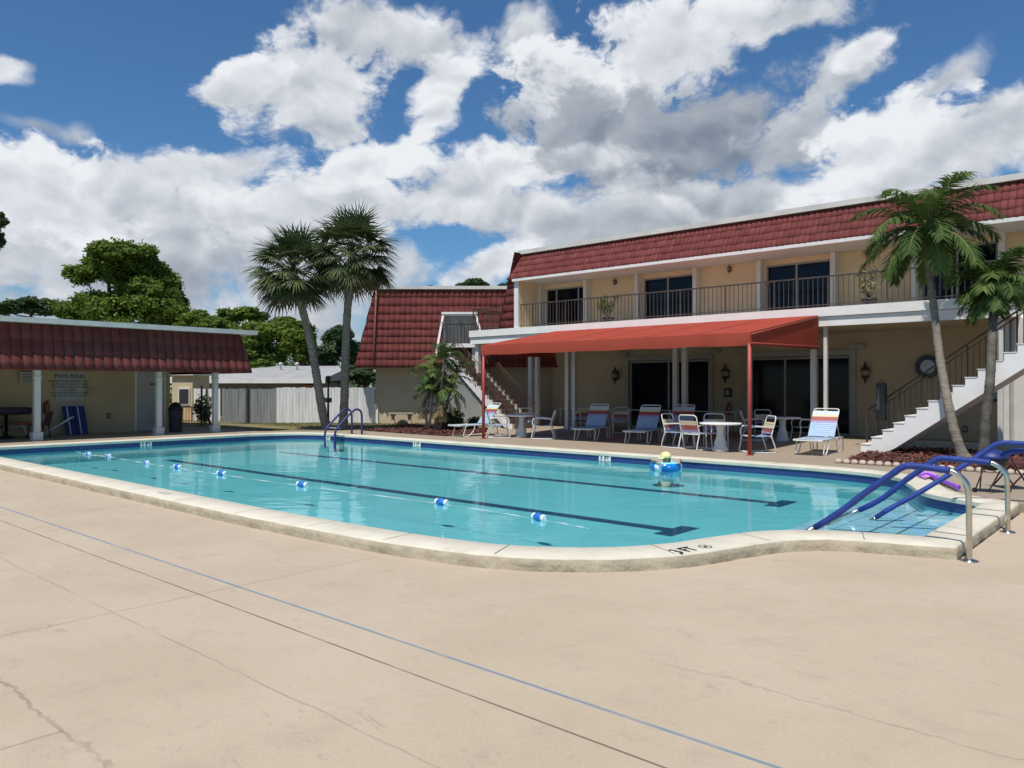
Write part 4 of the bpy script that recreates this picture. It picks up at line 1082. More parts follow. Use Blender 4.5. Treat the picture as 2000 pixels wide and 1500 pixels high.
# ------------------------------------------------------------ furniture
def lounger_parts(root, back_deg=52, cushion=None):
    L, w = 1.95, .31; zs = .36; hb = 1.15
    mb = MB()
    mb.tube(catmull([(hb, -w, zs), (.3, -w, zs), (.06, -w, zs), (0, -w+.05, zs-.01), (0, w-.05, zs-.01), (.06, w, zs), (.3, w, zs), (hb, w, zs)], 4), .017, 6)
    for y in (-w, w): mb.tube([(hb, y, zs), (L-.1, y, zs)], .017, 6)
    mb.tube([(L-.1, -w, zs), (L-.03, -w, zs-.03), (L, -w, zs-.1), (L+.02, -w, .02)], .016, 6); mb.tube([(L-.1, w, zs), (L-.03, w, zs-.03), (L, w, zs-.1), (L+.02, w, .02)], .016, 6)
    mb.build('frame', M_alu, root, local=True)
    for x0_, sl0 in ((.28, -.10), (1.3, .12)):
        for y in (-w-.005, w+.005):
            mb = MB(); mb.tube(catmull([(x0_, y, zs-.01), (x0_+sl0*.5, y, .18), (x0_+sl0, y, .03), (x0_+sl0+.08, y, .015), (x0_+sl0+.22, y, .03), (x0_+.30, y, .2), (x0_+.34, y, zs-.01)], 3), .015, 6); mb.build('leg', M_alu, root, local=True)
    mb = MB(); n_ = 17
    for i in range(n_):
        x = .05+i*(hb-.08)/n_; sg = .018*math.sin(math.pi*(i+.5)/n_)
        mb.cur = 1 if i < 2 else 0
        mb.box(x, x+.054, -w-.017, w+.017, zs+.012-sg, zs+.022-sg)
    mb.build('seat', [M_blue, M_cy], root, local=True)
    a = R(back_deg); c, s_ = math.cos(a), math.sin(a); bl = .86
    def FB(u, y, h): return Vector((hb+u*c-h*s_, y, zs+.01+u*s_+h*c))
    mb = MB(FB); mb.tube(catmull([(0, -w+.02, 0), (bl-.1, -w+.02, 0), (bl-.02, -w+.04, 0), (bl, -w+.1, 0), (bl, w-.1, 0), (bl-.02, w-.04, 0), (bl-.1, w-.02, 0), (0, w-.02, 0)], 3), .015, 6)
    br = mb.build('backrest', M_alu, root, local=True)
    mb = MB(FB); n_ = 13; cols = [0]*7+[4, 3, 3, 2, 1, 1]
    for i in range(n_):
        u = .02+i*(bl-.1)/n_; mb.cur = cols[i]; mb.box(u, u+.053, -w, w, .012, .022)
    mb.build('straps', [M_blue, M_cy, M_yel, M_red, M_vio], br, local=True)
    # support strut
    mb = MB(); 
    for y in (-w+.03, w-.03): mb.tube([tuple(FB(.5, y, -.01)), (L-.22, y, zs)], .009, 5)
    mb.build('strut', M_alu, root, local=True)
L0 = None
GL = 'strap loungers on the patio'
def put_lounger(foot, head_dir, label, deg=None):
    global L0
    rz = math.atan2(head_dir[1], head_dir[0])
    if L0 is None:
        L0 = thing('lounger', foot, label, 'lounger', GL, rz); lounger_parts(L0); return L0
    return copy_tree(L0, foot, rz, label)
put_lounger(Vector((6.80, 17.7, DZ)), (.6, .8), 'sunlit white lounger with blue straps and red stripe near the staircase foot')
put_lounger(at(885, 853), (.80, .60), 'sunlit blue strapped lounger left of the left awning post')
put_lounger(at(1137, 862), (.42, .90), 'shaded lounger under the awning beside the double white column')
put_lounger(at(1238, 868), (.45, .89), 'shaded lounger under the awning in front of the left patio door')
put_lounger(at(1313, 866), (.42, .90), 'shaded lounger at the awning middle behind the front chairs')

def chair_parts(root):
    w = .27; zs = .40
    mb = MB()
    for y in (-w, w):   # sled side: front leg, foot runner, rear leg
        mb.tube(catmull([(.27, y, zs), (.30, y, .2), (.33, y, .03), (.26, y, .015), (-.30, y, .015), (-.36, y, .03), (-.32, y, .2), (-.25, y, zs), (-.27, y, .52)], 3), .016, 6)
    mb.tube([(.26, -w, zs), (.26, w, zs)], .015, 6); mb.tube([(-.24, -w, zs), (-.24, w, zs)], .015, 6)
    mb.tube([(.33, -w, .03), (.33, w, .03)], .012, 6)
    mb.build('frame', M_alu, root, local=True)
    for y in (-w, w):
        mb = MB(); mb.tube(catmull([(.28, y, zs), (.30, y, .52), (.26, y, .62), (.15, y, .645), (-.2, y, .62), (-.29, y, .60)], 3), .018, 6); mb.build('armrest', M_alu, root, local=True)
    mb = MB(); n_ = 8
    for i in range(n_): mb.box(-.22+i*.058, -.22+i*.058+.05, -w, w, zs+.013-.015*math.sin(math.pi*(i+.5)/n_), zs+.023-.015*math.sin(math.pi*(i+.5)/n_))
    mb.build('seat', M_blue, root, local=True)
    def FB(u, y, h): return Vector((-.25-u*.27-h, y, zs+.03+u*.96))
    mb = MB(FB); mb.tube(catmull([(0, -w+.01, 0), (.38, -w+.01, 0), (.46, -w+.06, 0), (.47, -w+.12, 0), (.47, w-.12, 0), (.46, w-.06, 0), (.38, w-.01, 0), (0, w-.01, 0)], 3), .016, 6)
    br = mb.build('backrest', M_alu, root, local=True)
    mb = MB(FB); cols = [4, 3, 3, 2, 2]
    for i in range(5): mb.cur = cols[i]; mb.box(.03+i*.06, .03+i*.06+.052, -w+.01, w-.01, -.016, -.006)
    mb.build('straps', [M_blue, M_cy, M_yel, M_red, M_vio], br, local=True)
C0 = None
def put_chair(p, face, label):
    global C0
    rz = math.atan2(face[1], face[0])
    if C0 is None:
        C0 = thing('patio_chair', p, label, 'chair', 'strap chairs at the patio tables', rz); chair_parts(C0); return C0
    return copy_tree(C0, p, rz, label)
T0 = None
def put_table(p, label):
    global T0
    if T0 is None:
        T0 = thing('round_table', p, label, 'table', 'round pedestal tables on the patio')
        MB().lathe((0, 0, 0), [(.46, .665), (.50, .675), (.51, .69), (.50, .71), (.46, .715)], 32).build('tabletop', mat('white_tabletop', (.82, .82, .80), .35, .03, 4), T0, local=True)
        MB().lathe((0, 0, 0), [(.19, 0), (.20, .04), (.17, .10), (.14, .16), (.15, .22), (.11, .32), (.085, .45), (.09, .58), (.14, .664)], 20).build('pedestal', mat('pedestal_stone', (.62, .61, .57), .7, .08, 6, dirt=(.4, .38, .34), dirt_amt=.4), T0, local=True)
        return T0
    return copy_tree(T0, p, 0, label)
tA = at(1407, 882); put_table(tA, 'round white pedestal table right of the middle by the right red post')
tB = at(1019, 854); put_table(tB, 'round white pedestal table in the sun near the left red post')
tC = at(1528, 862); put_table(tC, 'round white pedestal table in the shade before the right patio door')
def fto(p, q): d = q-p; return (d.x, d.y)
pc = at(1359, 878); put_chair(pc, (.72, .66), 'sunlit chair left of the right table with its striped back to the pool')
pc = at(1478, 884); put_chair(pc, (-.93, -.1), 'sunlit chair right of the right table behind the red post')
pc = tA+Vector((.15, 1.0, 0)); put_chair(pc, (-.15, -1), 'shaded chair behind the right table facing the pool')
pc = tA+Vector((-.75, 1.25, 0)); put_chair(pc, (.7, -.7), 'shaded chair behind left of the right table')
pc = at(974, 855); put_chair(pc, (1, .1), 'pale chair left of the left table behind the red post')
pc = at(1061, 857); put_chair(pc, (-1, .15), 'chair right of the left table with dark red strap')
pc = tB+Vector((.1, 1.0, 0)); put_chair(pc, (0, -1), 'chair behind the left table facing the pool')
pc = tC+Vector((-.75, .3, 0)); put_chair(pc, (1, -.2), 'shaded chair left of the table before the right patio door')
pc = tC+Vector((.75, .2, 0)); put_chair(pc, (-1, -.1), 'shaded chair right of the table before the right patio door')
pc = tC+Vector((-.1, 1.0, 0)); put_chair(pc, (.1, -1), 'shaded chair behind the table before the right patio door')
pc = at(1213, 846); put_chair(pc, (-.2, -1), 'shaded chair beside the left jamb of the left patio door')
pc = at(1113, 842)+Vector((.6, .8, 0)); put_chair(pc, (.3, -1), 'shaded chair behind the double white column')

# low pipe rail near the wall
r = thing('pipe_rail', W(-17, 25, DZ), 'low pale pipe rail along the shaded wall before the patio doors', 'rail')
MB(W).tube([(-19.5, 25.0, .83), (-11.7, 25.0, .83)], .022, 6).build('top_pipe', M_post, r)
for k in range(4): a = -19.4+k*2.55; MB(W).tube([(a, 25.0, DZ), (a, 25.0, .82)], .02, 6).build('post', M_post, r)
# stacked sun loungers back of column (dark red/brown)
r = thing('stacked_crates', at(1122, 838), 'low stack of brown slatted benches by the shaded wall', 'bench stack')
for k in range(4):
    mb = MB(); c = at(1128, 838); 
    for j in range(3): mb.box(c.x-.55+.05*k, c.x+.55-.05*k, c.y+.12*j, c.y+.12*j+.09, DZ+.12+.17*k, DZ+.15+.17*k)
    mb.box(c.x-.45, c.x-.40, c.y, c.y+.33, DZ+.005+.17*k, DZ+.119+.17*k); mb.box(c.x+.40, c.x+.45, c.y, c.y+.33, DZ+.005+.17*k, DZ+.119+.17*k)
    mb.build('bench', mat('brown_wood', (.16, .07, .045), .7), r)

# pavilion furniture
r = thing('lounger', W(-27.3, on_s(96, -27.3), DZ), 'orange cushioned lounger in the shade of the pavilion', 'lounger', rz=math.atan2(-.3, -1))
lounger_parts(r, 20)
mb = MB(); mb.box(.05, 1.15, -.3, .3, .39, .47); mb.build('cushion', M_org, r, local=True, bevel=.03)
tl = W(-27.4, on_s(12, -27.4), DZ)
r = thing('covered_table', tl, 'dark table with a purple cover at the left edge under the pavilion', 'table')
MB().lathe((0, 0, 0), [(.62, .80), (.66, .74), (.70, .92), (.60, .95)], 24).build('cover', mat('purple_cloth', (.045, .022, .045), .8), r, local=True)
MB().lathe((0, 0, 0), [(.25, 0), (.22, .05), (.05, .1), (.05, .8)], 12).build('pedestal', M_black, r, local=True)
for k, (dx, dy, lb) in enumerate(((.0, -.7, 'dark wicker chair in front of the covered table'), (.95, .1, 'dark wicker chair right of the covered table'))):
    p = tl+Vector((dx, dy, 0)); q = thing('wicker_chair', p, lb, 'chair', 'dark chairs under the pavilion', rz=R(90 if k == 0 else 190))
    mb = MB(); mb.box(-.24, .24, -.24, .24, .38, .44); mb.build('seat', mat('dark_wicker', (.05, .03, .035), .8, .4, 20, bump=.5), q, local=True, bevel=.01)
    mb = MB(); mb.hexa([Vector(x) for x in ((-.24, -.24, .44), (-.2, -.24, .44), (-.2, .24, .44), (-.24, .24, .44), (-.34, -.22, .82), (-.3, -.22, .82), (-.3, .22, .82), (-.34, .22, .82))]); mb.build('backrest', MATS['dark_wicker'], q, local=True)
    for sx in (-1, 1):
        for sy in (-1, 1): MB().tube([(.2*sx, .2*sy, .38), (.24*sx, .24*sy, 0)], .02, 6).build('leg', M_black, q, local=True)
# folded lounger leaning (pale diagonal)
r = thing('folded_lounger', W(-27.0, on_s(118, -27.0), DZ), 'folded pale framed lounger propped before the navy mats', 'lounger', rz=R(200))
mb = MB(); [mb.tube([(.5, y, .05), (-.35, y, .62)], .018, 6) for y in (-.25, .25)]; mb.tube([(.5, -.25, .05), (.5, .25, .05)], .018, 6); mb.tube([(-.35, -.25, .62), (-.35, .25, .62)], .018, 6); mb.build('frame', M_alu, r, local=True)
mb = MB(); mb.hexa([Vector(x) for x in ((.4, -.24, .12), (.4, .24, .12), (.38, .24, .10), (.38, -.24, .10), (-.3, -.24, .60), (-.3, .24, .60), (-.32, .24, .58), (-.32, -.24, .58))]); mb.build('sling', M_blue, r, local=True)

# picnic bench by the wing
p = Vector(((784-1000)*33.2/F, 33.2, .1)); r = thing('stone_bench', p, 'small stone bench against the tan wing wall', 'bench')
MB().box(-.55, .55, -.17, .17, .42, .49).build('seat', M_stone, r, local=True, bevel=.01)
for x in (-.36, .36): MB().lathe((x, 0, 0), [(.13, 0), (.12, .05), (.07, .15), (.07, .3), (.13, .42)], 10).build('leg', M_stone, r, local=True)
# stone planter/boulder in front of it
p = at(787, 829, .1); r = thing('boulder', p, 'rounded mossy stone in front of the stone bench', 'stone')
bm = bmesh.new(); bmesh.ops.create_icosphere(bm, subdivisions=3, radius=.26)
for v in bm.verts: v.co *= 1+.15*mnoise.noise(v.co*4); v.co.z = max(-.02, v.co.z*.8)
me = bpy.data.meshes.new('stone'); bm.to_mesh(me); bm.free(); o = bpy.data.objects.new('stone', me); C.objects.link(o); o.parent = r; me.materials.append(mat('moss_stone', (.10, .09, .05), .9, .3, 8))

# kettle grill at the right edge
p = at(1936, 962); r = thing('kettle_grill', p, 'black kettle grill on crossed thin legs at the right edge', 'grill')
MB().lathe((0, 0, 0), [(.03, .33), (.13, .36), (.20, .42), (.225, .50), (.225, .51)], 24).build('bowl', M_black, r, local=True)
MB().lathe((0, 0, 0), [(.23, .515), (.22, .56), (.15, .63), (.04, .655)], 24).build('lid', M_navy, r, local=True)
for (a, b, lb) in (((-.14, -.08, .44), (-.22, .05, .02), 0), ((.12, -.10, .44), (.26, .0, .02), 0), ((-.05, .15, .44), (-.02, .25, .02), 0), ((.14, -.05, .40), (-.12, -.12, .03), 0)):
    MB().tube([a, b], .011, 6).build('leg', M_brown, r, local=True)
for x, y in ((-.22, .05), (.26, 0)):
    mb = MB(); mb.tube([(x, y-.02, .035), (x, y+.02, .035)], .035, 12); mb.build('wheel', M_black, r, local=True)
mb = MB(); mb.tube(catmull([(-.20, .0, .50), (-.42, 0, .46), (-.47, 0, .30), (-.40, 0, .06), (-.36, 0, .02)], 4), .009, 6); mb.build('side_rod', M_black, r, local=True)
# folding chair partly out of frame
p = at(1992, 958); r = thing('folding_chair', p, 'dark red folding chair frame cut by the right picture edge', 'chair')
for a, b in (((-.22, 0, .62), (.22, .12, .02)), ((-.22, .45, .62), (.22, .5, .02)), ((.25, 0, .45), (-.1, .1, .02)), ((.25, .45, .45), (-.1, .5, .02))): MB().tube([a, b], .014, 6).build('leg', mat('dark_red_tube', (.09, .02, .02), .4), r, local=True)
mb = MB(); mb.box(-.2, .25, .0, .45, .40, .42); mb.build('seat', mat('dark_red_canvas', (.10, .025, .025), .8), r, local=True)
# purple float
p = at(1822, 938, CT+.01); r = thing('pool_noodle', p, 'bent purple foam noodle lying on the far coping by the grill', 'pool noodle')
pts = [at(px, py, CT+.045) for px, py in ((1797, 929), (1812, 927), (1830, 934), (1850, 943), (1872, 952))]
MB().tube(catmull([tuple(q) for q in pts], 5), .035, 10).build('foam', mat('purple_foam', (.30, .08, .62), .6), r)
p = at(1800, 931, CT+.01); r = thing('kickboard', p, 'flat pink and purple kickboard lying at the coping bend', 'kickboard')
mb = MB(); q = [at(1783, 926, CT+.012), at(1806, 936, CT+.012), at(1832, 930, CT+.012), at(1806, 920, CT+.012)]; mb.hexa(q+[x+UP*.035 for x in q]); mb.build('board', mat('pink_foam', (.62, .30, .60), .6), r, bevel=.01)

# ------------------------------------------------------------ fences, neighbour, lamp
def fence(xa, xb, Y, z0, z1, m, label, name='board_fence', posts=2, gap=.0):
    r = thing(name, ((xa+xb)/2, Y, z0), label, 'fence')
    mb = MB(); x = xa
    while x < xb-.02:
        w = random.uniform(.135, .15); z = z1+random.uniform(-.02, .015); dy = random.uniform(-.012, .012)
        mb.cv = random.random(); mb.box(x, min(xb, x+w-.008), Y+dy, Y+.02+dy, z0+random.uniform(0, .03), z); x += w
    mb.build('boards', m, r)
    mb = MB(); mb.box(xa, xb, Y+.035, Y+.09, z0+.3, z0+.39); mb.box(xa, xb, Y+.035, Y+.09, z1-.4, z1-.31); mb.build('rail', m, r)
    for k in range(posts): x = xa+(xb-xa)*(k+.5)/posts; MB().box(x-.04, x+.04, Y-.05, Y-.014, z0, z1).build('post', M_frame if m is M_fw else M_plast, r)
    return r
xx = lambda px, Y: (px-1000)*Y/F
fence(xx(540, 34), xx(732, 34), 34.0, .1, 1.68, M_fw, 'bright weathered white board fence behind the palm trunks', posts=0)
fence(xx(484, 34), xx(539, 34), 34.0, .1, 1.62, M_fg, 'dull grey board gate panel left of the white fence', name='board_gate', posts=0)
fence(xx(434, 34), xx(481, 34), 34.0, .1, 1.62, M_fg, 'dull grey board gate panel beside the pavilion column', name='board_gate', posts=0)
fence(xx(378, 36), xx(430, 36), 36.0, .1, 1.62, M_white, 'clean white board fence section seen past the pavilion', posts=1)
for px, lb in ((482.5, 'dark post between the two grey gate panels'),):
    r = thing('gate_post', (xx(px, 33.9), 33.9, .1), lb, 'post'); mb = MB(); mb.box(xx(px, 33.9)-.05, xx(px, 33.9)+.05, 33.88, 33.95, .1, 1.7); mb.build('shaft', M_plast, r); mb = MB(); mb.box(xx(px, 33.9)-.06, xx(px, 33.9)+.06, 33.87, 33.96, 1.701, 1.74); mb.build('cap', M_black, r)
# metal gate
r = thing('metal_gate', (xx(395, 31.5), 31.5, .1), 'low black metal gate of thin bars before the white fence section', 'gate')
mb = MB(); xa, xb = xx(352, 31.5), xx(412, 31.5)
mb.box(xa, xb, 31.49, 31.52, .86, .9); mb.box(xa, xb, 31.49, 31.52, .2, .23)
k = xa
while k < xb: mb.box(k-.007, k+.007, 31.495, 31.51, .1, .88); k += .12
mb.build('bars', M_iron, r); MB().box(xx(394, 31.5)-.03, xx(394, 31.5)+.03, 31.46, 31.52, .1, 1.75).build('post', M_iron, r)
MB().tube(catmull([(xx(392, 31.4), 31.4, .85), (xx(400, 31.4), 31.4, .75), (xx(406, 31.4), 31.4, .5), (xx(412, 31.4), 31.4, .12)], 4), .05, 8).build('curved_brace', M_iron, r)
# shed and house beyond
r = thing('yellow_shed', (xx(356, 36), 36.5, .1), 'small pale yellow shed with one dark window past the pavilion', 'shed')
xa, xb = xx(336, 36), xx(376, 36)
mb = MB(); mb.box(xa, xb, 36, 38, .1, 2.25); mb.build('wall', mat('pale_yellow', (.62, .50, .31), .8, .05, 2), r)
mb = MB(); mb.box(xa-.1, xb+.1, 35.85, 38.1, 2.251, 2.38); mb.build('roof', M_white, r)
mb = MB(); mb.box(xx(349, 36), xx(371, 36), 35.95, 35.999, .85, 1.66); wf = mb.build('window', M_white, r)
mb = MB(); mb.box(xx(351, 36), xx(369, 36), 35.93, 35.949, .92, 1.6); mb.build('pane', mat('shed_glass', (.05, .05, .055), .2), wf)
mb = MB(); mb.box(xx(350, 36), xx(374, 36), 35.97, 35.999, .14, .78); mb.build('panel', mat('tan_panel', (.62, .42, .22), .8), r)
HO = thing('neighbour_house', (xx(500, 44), 44, .1), 'low grey bungalow with pale flat roof beyond the fence', 'house')
xa, xb = xx(330, 42), xx(640, 42)
MB().box(xa+.4, xb-.6, 42.2, 48, .1, 1.98).build('wall', M_house, HO)
mb = MB(); mb.hexa([(xa, 41.4, 1.98), (xb, 41.4, 1.98), (xb, 48.4, 2.15), (xa, 48.4, 2.15), (xa, 41.4, 2.16), (xb, 41.4, 2.16), (xb, 48.4, 3.02), (xa, 48.4, 3.02)]); mb.build('roof', M_roofgrey, HO)
MB().box(xa-.02, xb+.02, 41.33, 41.397, 1.9, 2.18).build('fascia', M_white, HO)
MB().box(xx(596, 42), xx(612, 42), 41.9, 42.195, .9, 1.8).build('brick_pier', mat('brick', (.36, .15, .09), .9), HO)
for k, px in enumerate((548, 580)): MB().lathe((xx(px, 46), 46, 2.6), [(.05, 0), (.05, .45), (.14, .46), (.14, .52), (.02, .58)], 8).build('roof_vent', M_gutter, HO)
# lamp post
p = at(641, 836, .1); r = thing('lamp_post', p, 'thin black garden lamp post between the two tall palms', 'lamp post')
MB().tube([(0, 0, 0), (0, 0, 1.75)], [.05, .035], 8).build('pole', M_black, r, local=True)
MB().lathe((0, 0, 1.75), [(.04, 0), (.09, .06), (.11, .25), (.03, .3)], 8).build('lantern', M_black, r, local=True)
MB().lathe((0, 0, 0), [(.12, 0), (.10, .15), (.06, .3)], 10).build('base', M_black, r, local=True)
MB().box(-.14, .14, -.03, .03, 1.0, 1.18).build('junction_box', M_plast, r, local=True)

# ------------------------------------------------------------ palms
def blade(mb, p, d, side, L, w, droop, nseg=3, fold=0):
    """narrow leaf blade from p along d, drooping"""
    prev = None; q = Vector(p); dd = Vector(d).normalized()
    for i in range(nseg+1):
        u = i/nseg; ww = w*(1-u)**.6*(.55+.45*min(1, u*4)) if i < nseg else 0.002
        a, b = q-side*ww, q+side*ww
        if prev:
            n_ = len(mb.v); mb.v += [prev[0], prev[1], b, a]; mb.face((n_, n_+1, n_+2, n_+3), False)
        prev = (a, b); dd = (dd+Vector((0, 0, -droop))*(1.0/nseg)).normalized(); q = q+dd*(L/nseg)
def fan_leaf(mb, c, d, pet, rad, nb=26, mbp=None, bias=.5):
    d = d.normalized(); end = c+d*pet+UP*(-.12*pet*pet)
    if mbp: mbp.tube([tuple(c), tuple(c+d*pet*.5+UP*.02), tuple(end)], [.022, .016, .012], 5)
    dd = (end-c).normalized(); side = dd.cross(UP)
    if side.length < .1: side = Vector((1, 0, 0))
    side.normalize(); nrm = side.cross(dd).normalized()
    tw = random.uniform(-.5, .5); side2 = (side*math.cos(tw)+nrm*math.sin(tw)); nrm2 = side2.cross(dd).normalized()
    base_v = .15+.55*bias+random.uniform(-.2, .3)
    for i in range(nb):
        a = R(-118+236*i/(nb-1)); ld = (dd*math.cos(a)+side2*math.sin(a)).normalized()
        cup = .25*abs(math.sin(a)); ld = (ld+nrm2*cup*.5).normalized()
        L = rad*(1-.28*abs(a)/2.1)*random.uniform(.85, 1.05)
        sd = ld.cross(nrm2).normalized(); mb.cv = min(1, max(0, base_v+random.uniform(-.25, .25)))
        blade(mb, end+ld*.03, ld, sd, L, rad*.042, random.uniform(.35, .85), 3)
def sabal(base, top, lean_pts, crown_r, label, dry=6, seed=1, n=64):
    random.seed(seed)
    r = thing('fan_palm', base, label, 'palm tree', 'palm trees round the pool')
    pts = catmull([tuple(p) for p in lean_pts], 16); m_ = len(pts)
    mb = MB(); mb.tube(pts, [.165*(1-.2*i/m_)+(.08*max(0, 1-i/6)) + .009*(i % 2) + .006*math.sin(i*1.3) for i in range(m_)], 12); mb.build('trunk', M_trunk, r)
    mb = MB(); mbp = MB()
    for i in range(n):
        ph = i*2.39996; u = (i+.5)/n; el = R(82-128*u**.85)
        d = Vector((math.cos(ph)*math.cos(el), math.sin(ph)*math.cos(el), math.sin(el)))
        pet = crown_r*random.uniform(.42, .60); fan_leaf(mb, top+UP*random.uniform(-.1, .15), d, pet, crown_r*random.uniform(.40, .50), nb=28, mbp=mbp, bias=u)
    mb.build('crown', M_fan, r); mbp.build('leaf_stalks', mat('stalk', (.13, .13, .05), .6), r)
    mb = MB()
    for i in range(dry):
        ph = random.uniform(0, 6.28); d = Vector((math.cos(ph)*.6, math.sin(ph)*.6, random.uniform(-.9, -.3))); fan_leaf(mb, top-UP*.15, d, crown_r*.42, crown_r*.5, nb=18)
    mb.build('dead_leaves', M_fandry, r)
    mb = MB()
    for i in range(26):
        ph = i*2.4; z = -.1-.028*i; c = top+UP*z; d = Vector((math.cos(ph), math.sin(ph), .9)).normalized(); mb.tube([tuple(c), tuple(c+d*random.uniform(.2, .34))], [.045, .012], 4)
    mb.build('leaf_boots', M_bark, r)
    return r
Yp = 30.2
bA = dep(638, 839, 29.0); bA.z = .1; tA_ = dep(573, 528, 28.0)
sabal(bA, tA_, [bA, dep(629, 800, 28.9), dep(616, 720, 28.7), dep(600, 640, 28.5), dep(582, 575, 28.2), tA_], 2.1, 'tall leaning fan palm with ragged crown, left of the pair', 7, 3)
bB = dep(670, 837, 29.3); bB.z = .1; tB_ = dep(688, 494, 28.2)
sabal(bB, tB_, [bB, dep(673, 770, 29.1), dep(675, 680, 28.8), dep(679, 600, 28.5), tB_], 2.15, 'tall straight fan palm, right of the pair', 6, 5)

def frond(mb, mbs, c, az_, el, L, nl=52, ll=.45, w=.018, droop=1.1, twist=.0):
    d = Vector((math.cos(az_)*math.cos(el), math.sin(az_)*math.cos(el), math.sin(el))); p = Vector(c); pts = [Vector(p)]; ds = [Vector(d)]; N_ = 14
    for i in range(N_):
        d = (d+Vector((0, 0, -1))*droop/N_*(.4+1.2*i/N_)).normalized(); p = p+d*(L/N_); pts.append(Vector(p)); ds.append(Vector(d))
    mbs.tube([tuple(q) for q in pts], [.022*(1-.85*i/N_) for i in range(N_+1)], 5)
    bv = random.random()
    for i in range(nl):
        u = .14+.86*i/(nl-1); f = u*N_; k = min(N_-1, int(f)); q = pts[k].lerp(pts[k+1], f-k); dd = ds[k]
        sd = dd.cross(UP)
        if sd.length < .05: sd = Vector((1, 0, 0))
        sd.normalize(); nn = sd.cross(dd).normalized()
        l_ = ll*math.sin(math.pi*(.12+.80*u))**.6*random.uniform(.85, 1.1)
        for sg in (-1, 1):
            ld = (sd*sg*.85+dd*.65+nn*random.uniform(-.25, .45)).normalized()
            bs = ld.cross(nn).normalized(); mb.cv = min(1, max(0, bv+random.uniform(-.3, .3)))
            blade(mb, q, ld, bs, l_, w, random.uniform(.5, 1.1), 3)
def feather(base, top, tpts, radii, label, crown_L, nf, seed, shaft=True, fr=None, low=-25, ll=.42, drooppy=1.2, group='palm trees round the pool', w=.02, bark=None):
    random.seed(seed)
    r = thing('feather_palm', base, label, 'palm tree', group)
    pts = catmull([tuple(p) for p in tpts], 16); m_ = len(pts)
    mb = MB(); mb.tube(pts, [radii[0]+(radii[1]-radii[0])*(i/m_)**.5+(.06*max(0, 1-i/7)) + .006*(i % 2) + .004*math.sin(i*1.1) for i in range(m_)], 12); mb.build('trunk', bark or M_trunk, r)
    if shaft:
        mb = MB(); d = (Vector(pts[-1])-Vector(pts[-3])).normalized(); q = Vector(pts[-1]); mb.tube([tuple(q-d*.0), tuple(q+d*.2), tuple(q+d*.5), tuple(q+d*.62)], [radii[1]*1.05, radii[1]*1.25, radii[1]*.8, radii[1]*.5], 10); mb.build('crown_shaft', M_shaft, r)
    mb = MB(); mbs = MB(); 
    for i in range(nf):
        az_ = i*2.39996+random.uniform(-.2, .2); el = R(80-(80-low)*((i+.5)/nf)**.9)
        frond(mb, mbs, top, az_, el, crown_L*random.uniform(.85, 1.1), ll=ll, droop=drooppy*random.uniform(.8, 1.2), w=w)
    mb.build('crown', M_pin, r); mbs.build('frond_stems', mat('frond_stem', (.20, .20, .07), .6), r)
    return r
bC = dep(1882, 893, 16.95); bC.z = DZ; YC = bC.y
feather(bC, dep(1812, 447, 18.5), [bC, dep(1866, 850, YC+.05), dep(1852, 790, YC+.25), dep(1836, 700, YC+.7), dep(1824, 600, YC+1.15), dep(1815, 520, 18.4)], (.125, .075), 'leaning feather palm with bright green crown before the balcony', 1.75, 30, 11, low=-26, ll=.48, drooppy=1.75, w=.024)
bD = dep(1921, 897, 16.6); bD.z = DZ; YD = bD.y
feather(bD, dep(1946, 555, 17.5), [bD, dep(1925, 820, YD), dep(1934, 740, YD+.05), dep(1938, 650, YD+.45), dep(1944, 575, 17.4)], (.115, .08), 'darker feather palm at the right edge beside the stair landing', 1.0, 28, 12, bark=mat('dark_palm_bark', (.10, .09, .07), .9, .4, 5, bump=1, bscale=14, dirt=(.22, .21, .17), dirt_amt=.7), shaft=False, low=-30, ll=.42, drooppy=1.6, w=.022)
# old leaf bases wrapped round its trunk
# clumped palm at the left stairs
random.seed(21)
bE = at(848, 841)
r = thing('clumped_palm', bE, 'bushy multi stemmed palm in front of the left staircase', 'palm tree')
mb = MB(); mbs = MB(); mbt = MB(); tops = []
for (px, py, bx) in ((868, 705, 848), (888, 735, 858), (846, 725, 838), (865, 760, 852), (838, 765, 834)):
    c = dep(px, py, bE.y+random.uniform(-.3, .3)); b = at(bx, 841); tops.append(c); mbt.tube([tuple(b), tuple(b.lerp(c, .5)+Vector((random.uniform(-.1, .1), 0, 0))), tuple(c)], [.055, .045, .035], 8)
    for i in range(10):
        frond(mb, mbs, c, i*2.4, R(random.uniform(-5, 75)), random.uniform(.7, 1.05), nl=24, ll=.30, droop=1.7, w=.02)
mbd = MB()
for c in tops:
    for i in range(7): frond(mbd, mbs, c-UP*random.uniform(.2, .8), random.uniform(0, 6.28), R(random.uniform(-50, 15)), .65, nl=18, ll=.24, droop=1.5, w=.015)
mbt.build('stems', mat('pale_stem', (.30, .26, .20), .9, .2, 6), r); mb.build('crown', M_pin, r); mbs.build('frond_stems', MATS['frond_stem'], r); mbd.build('dry_fronds', M_pindry, r)

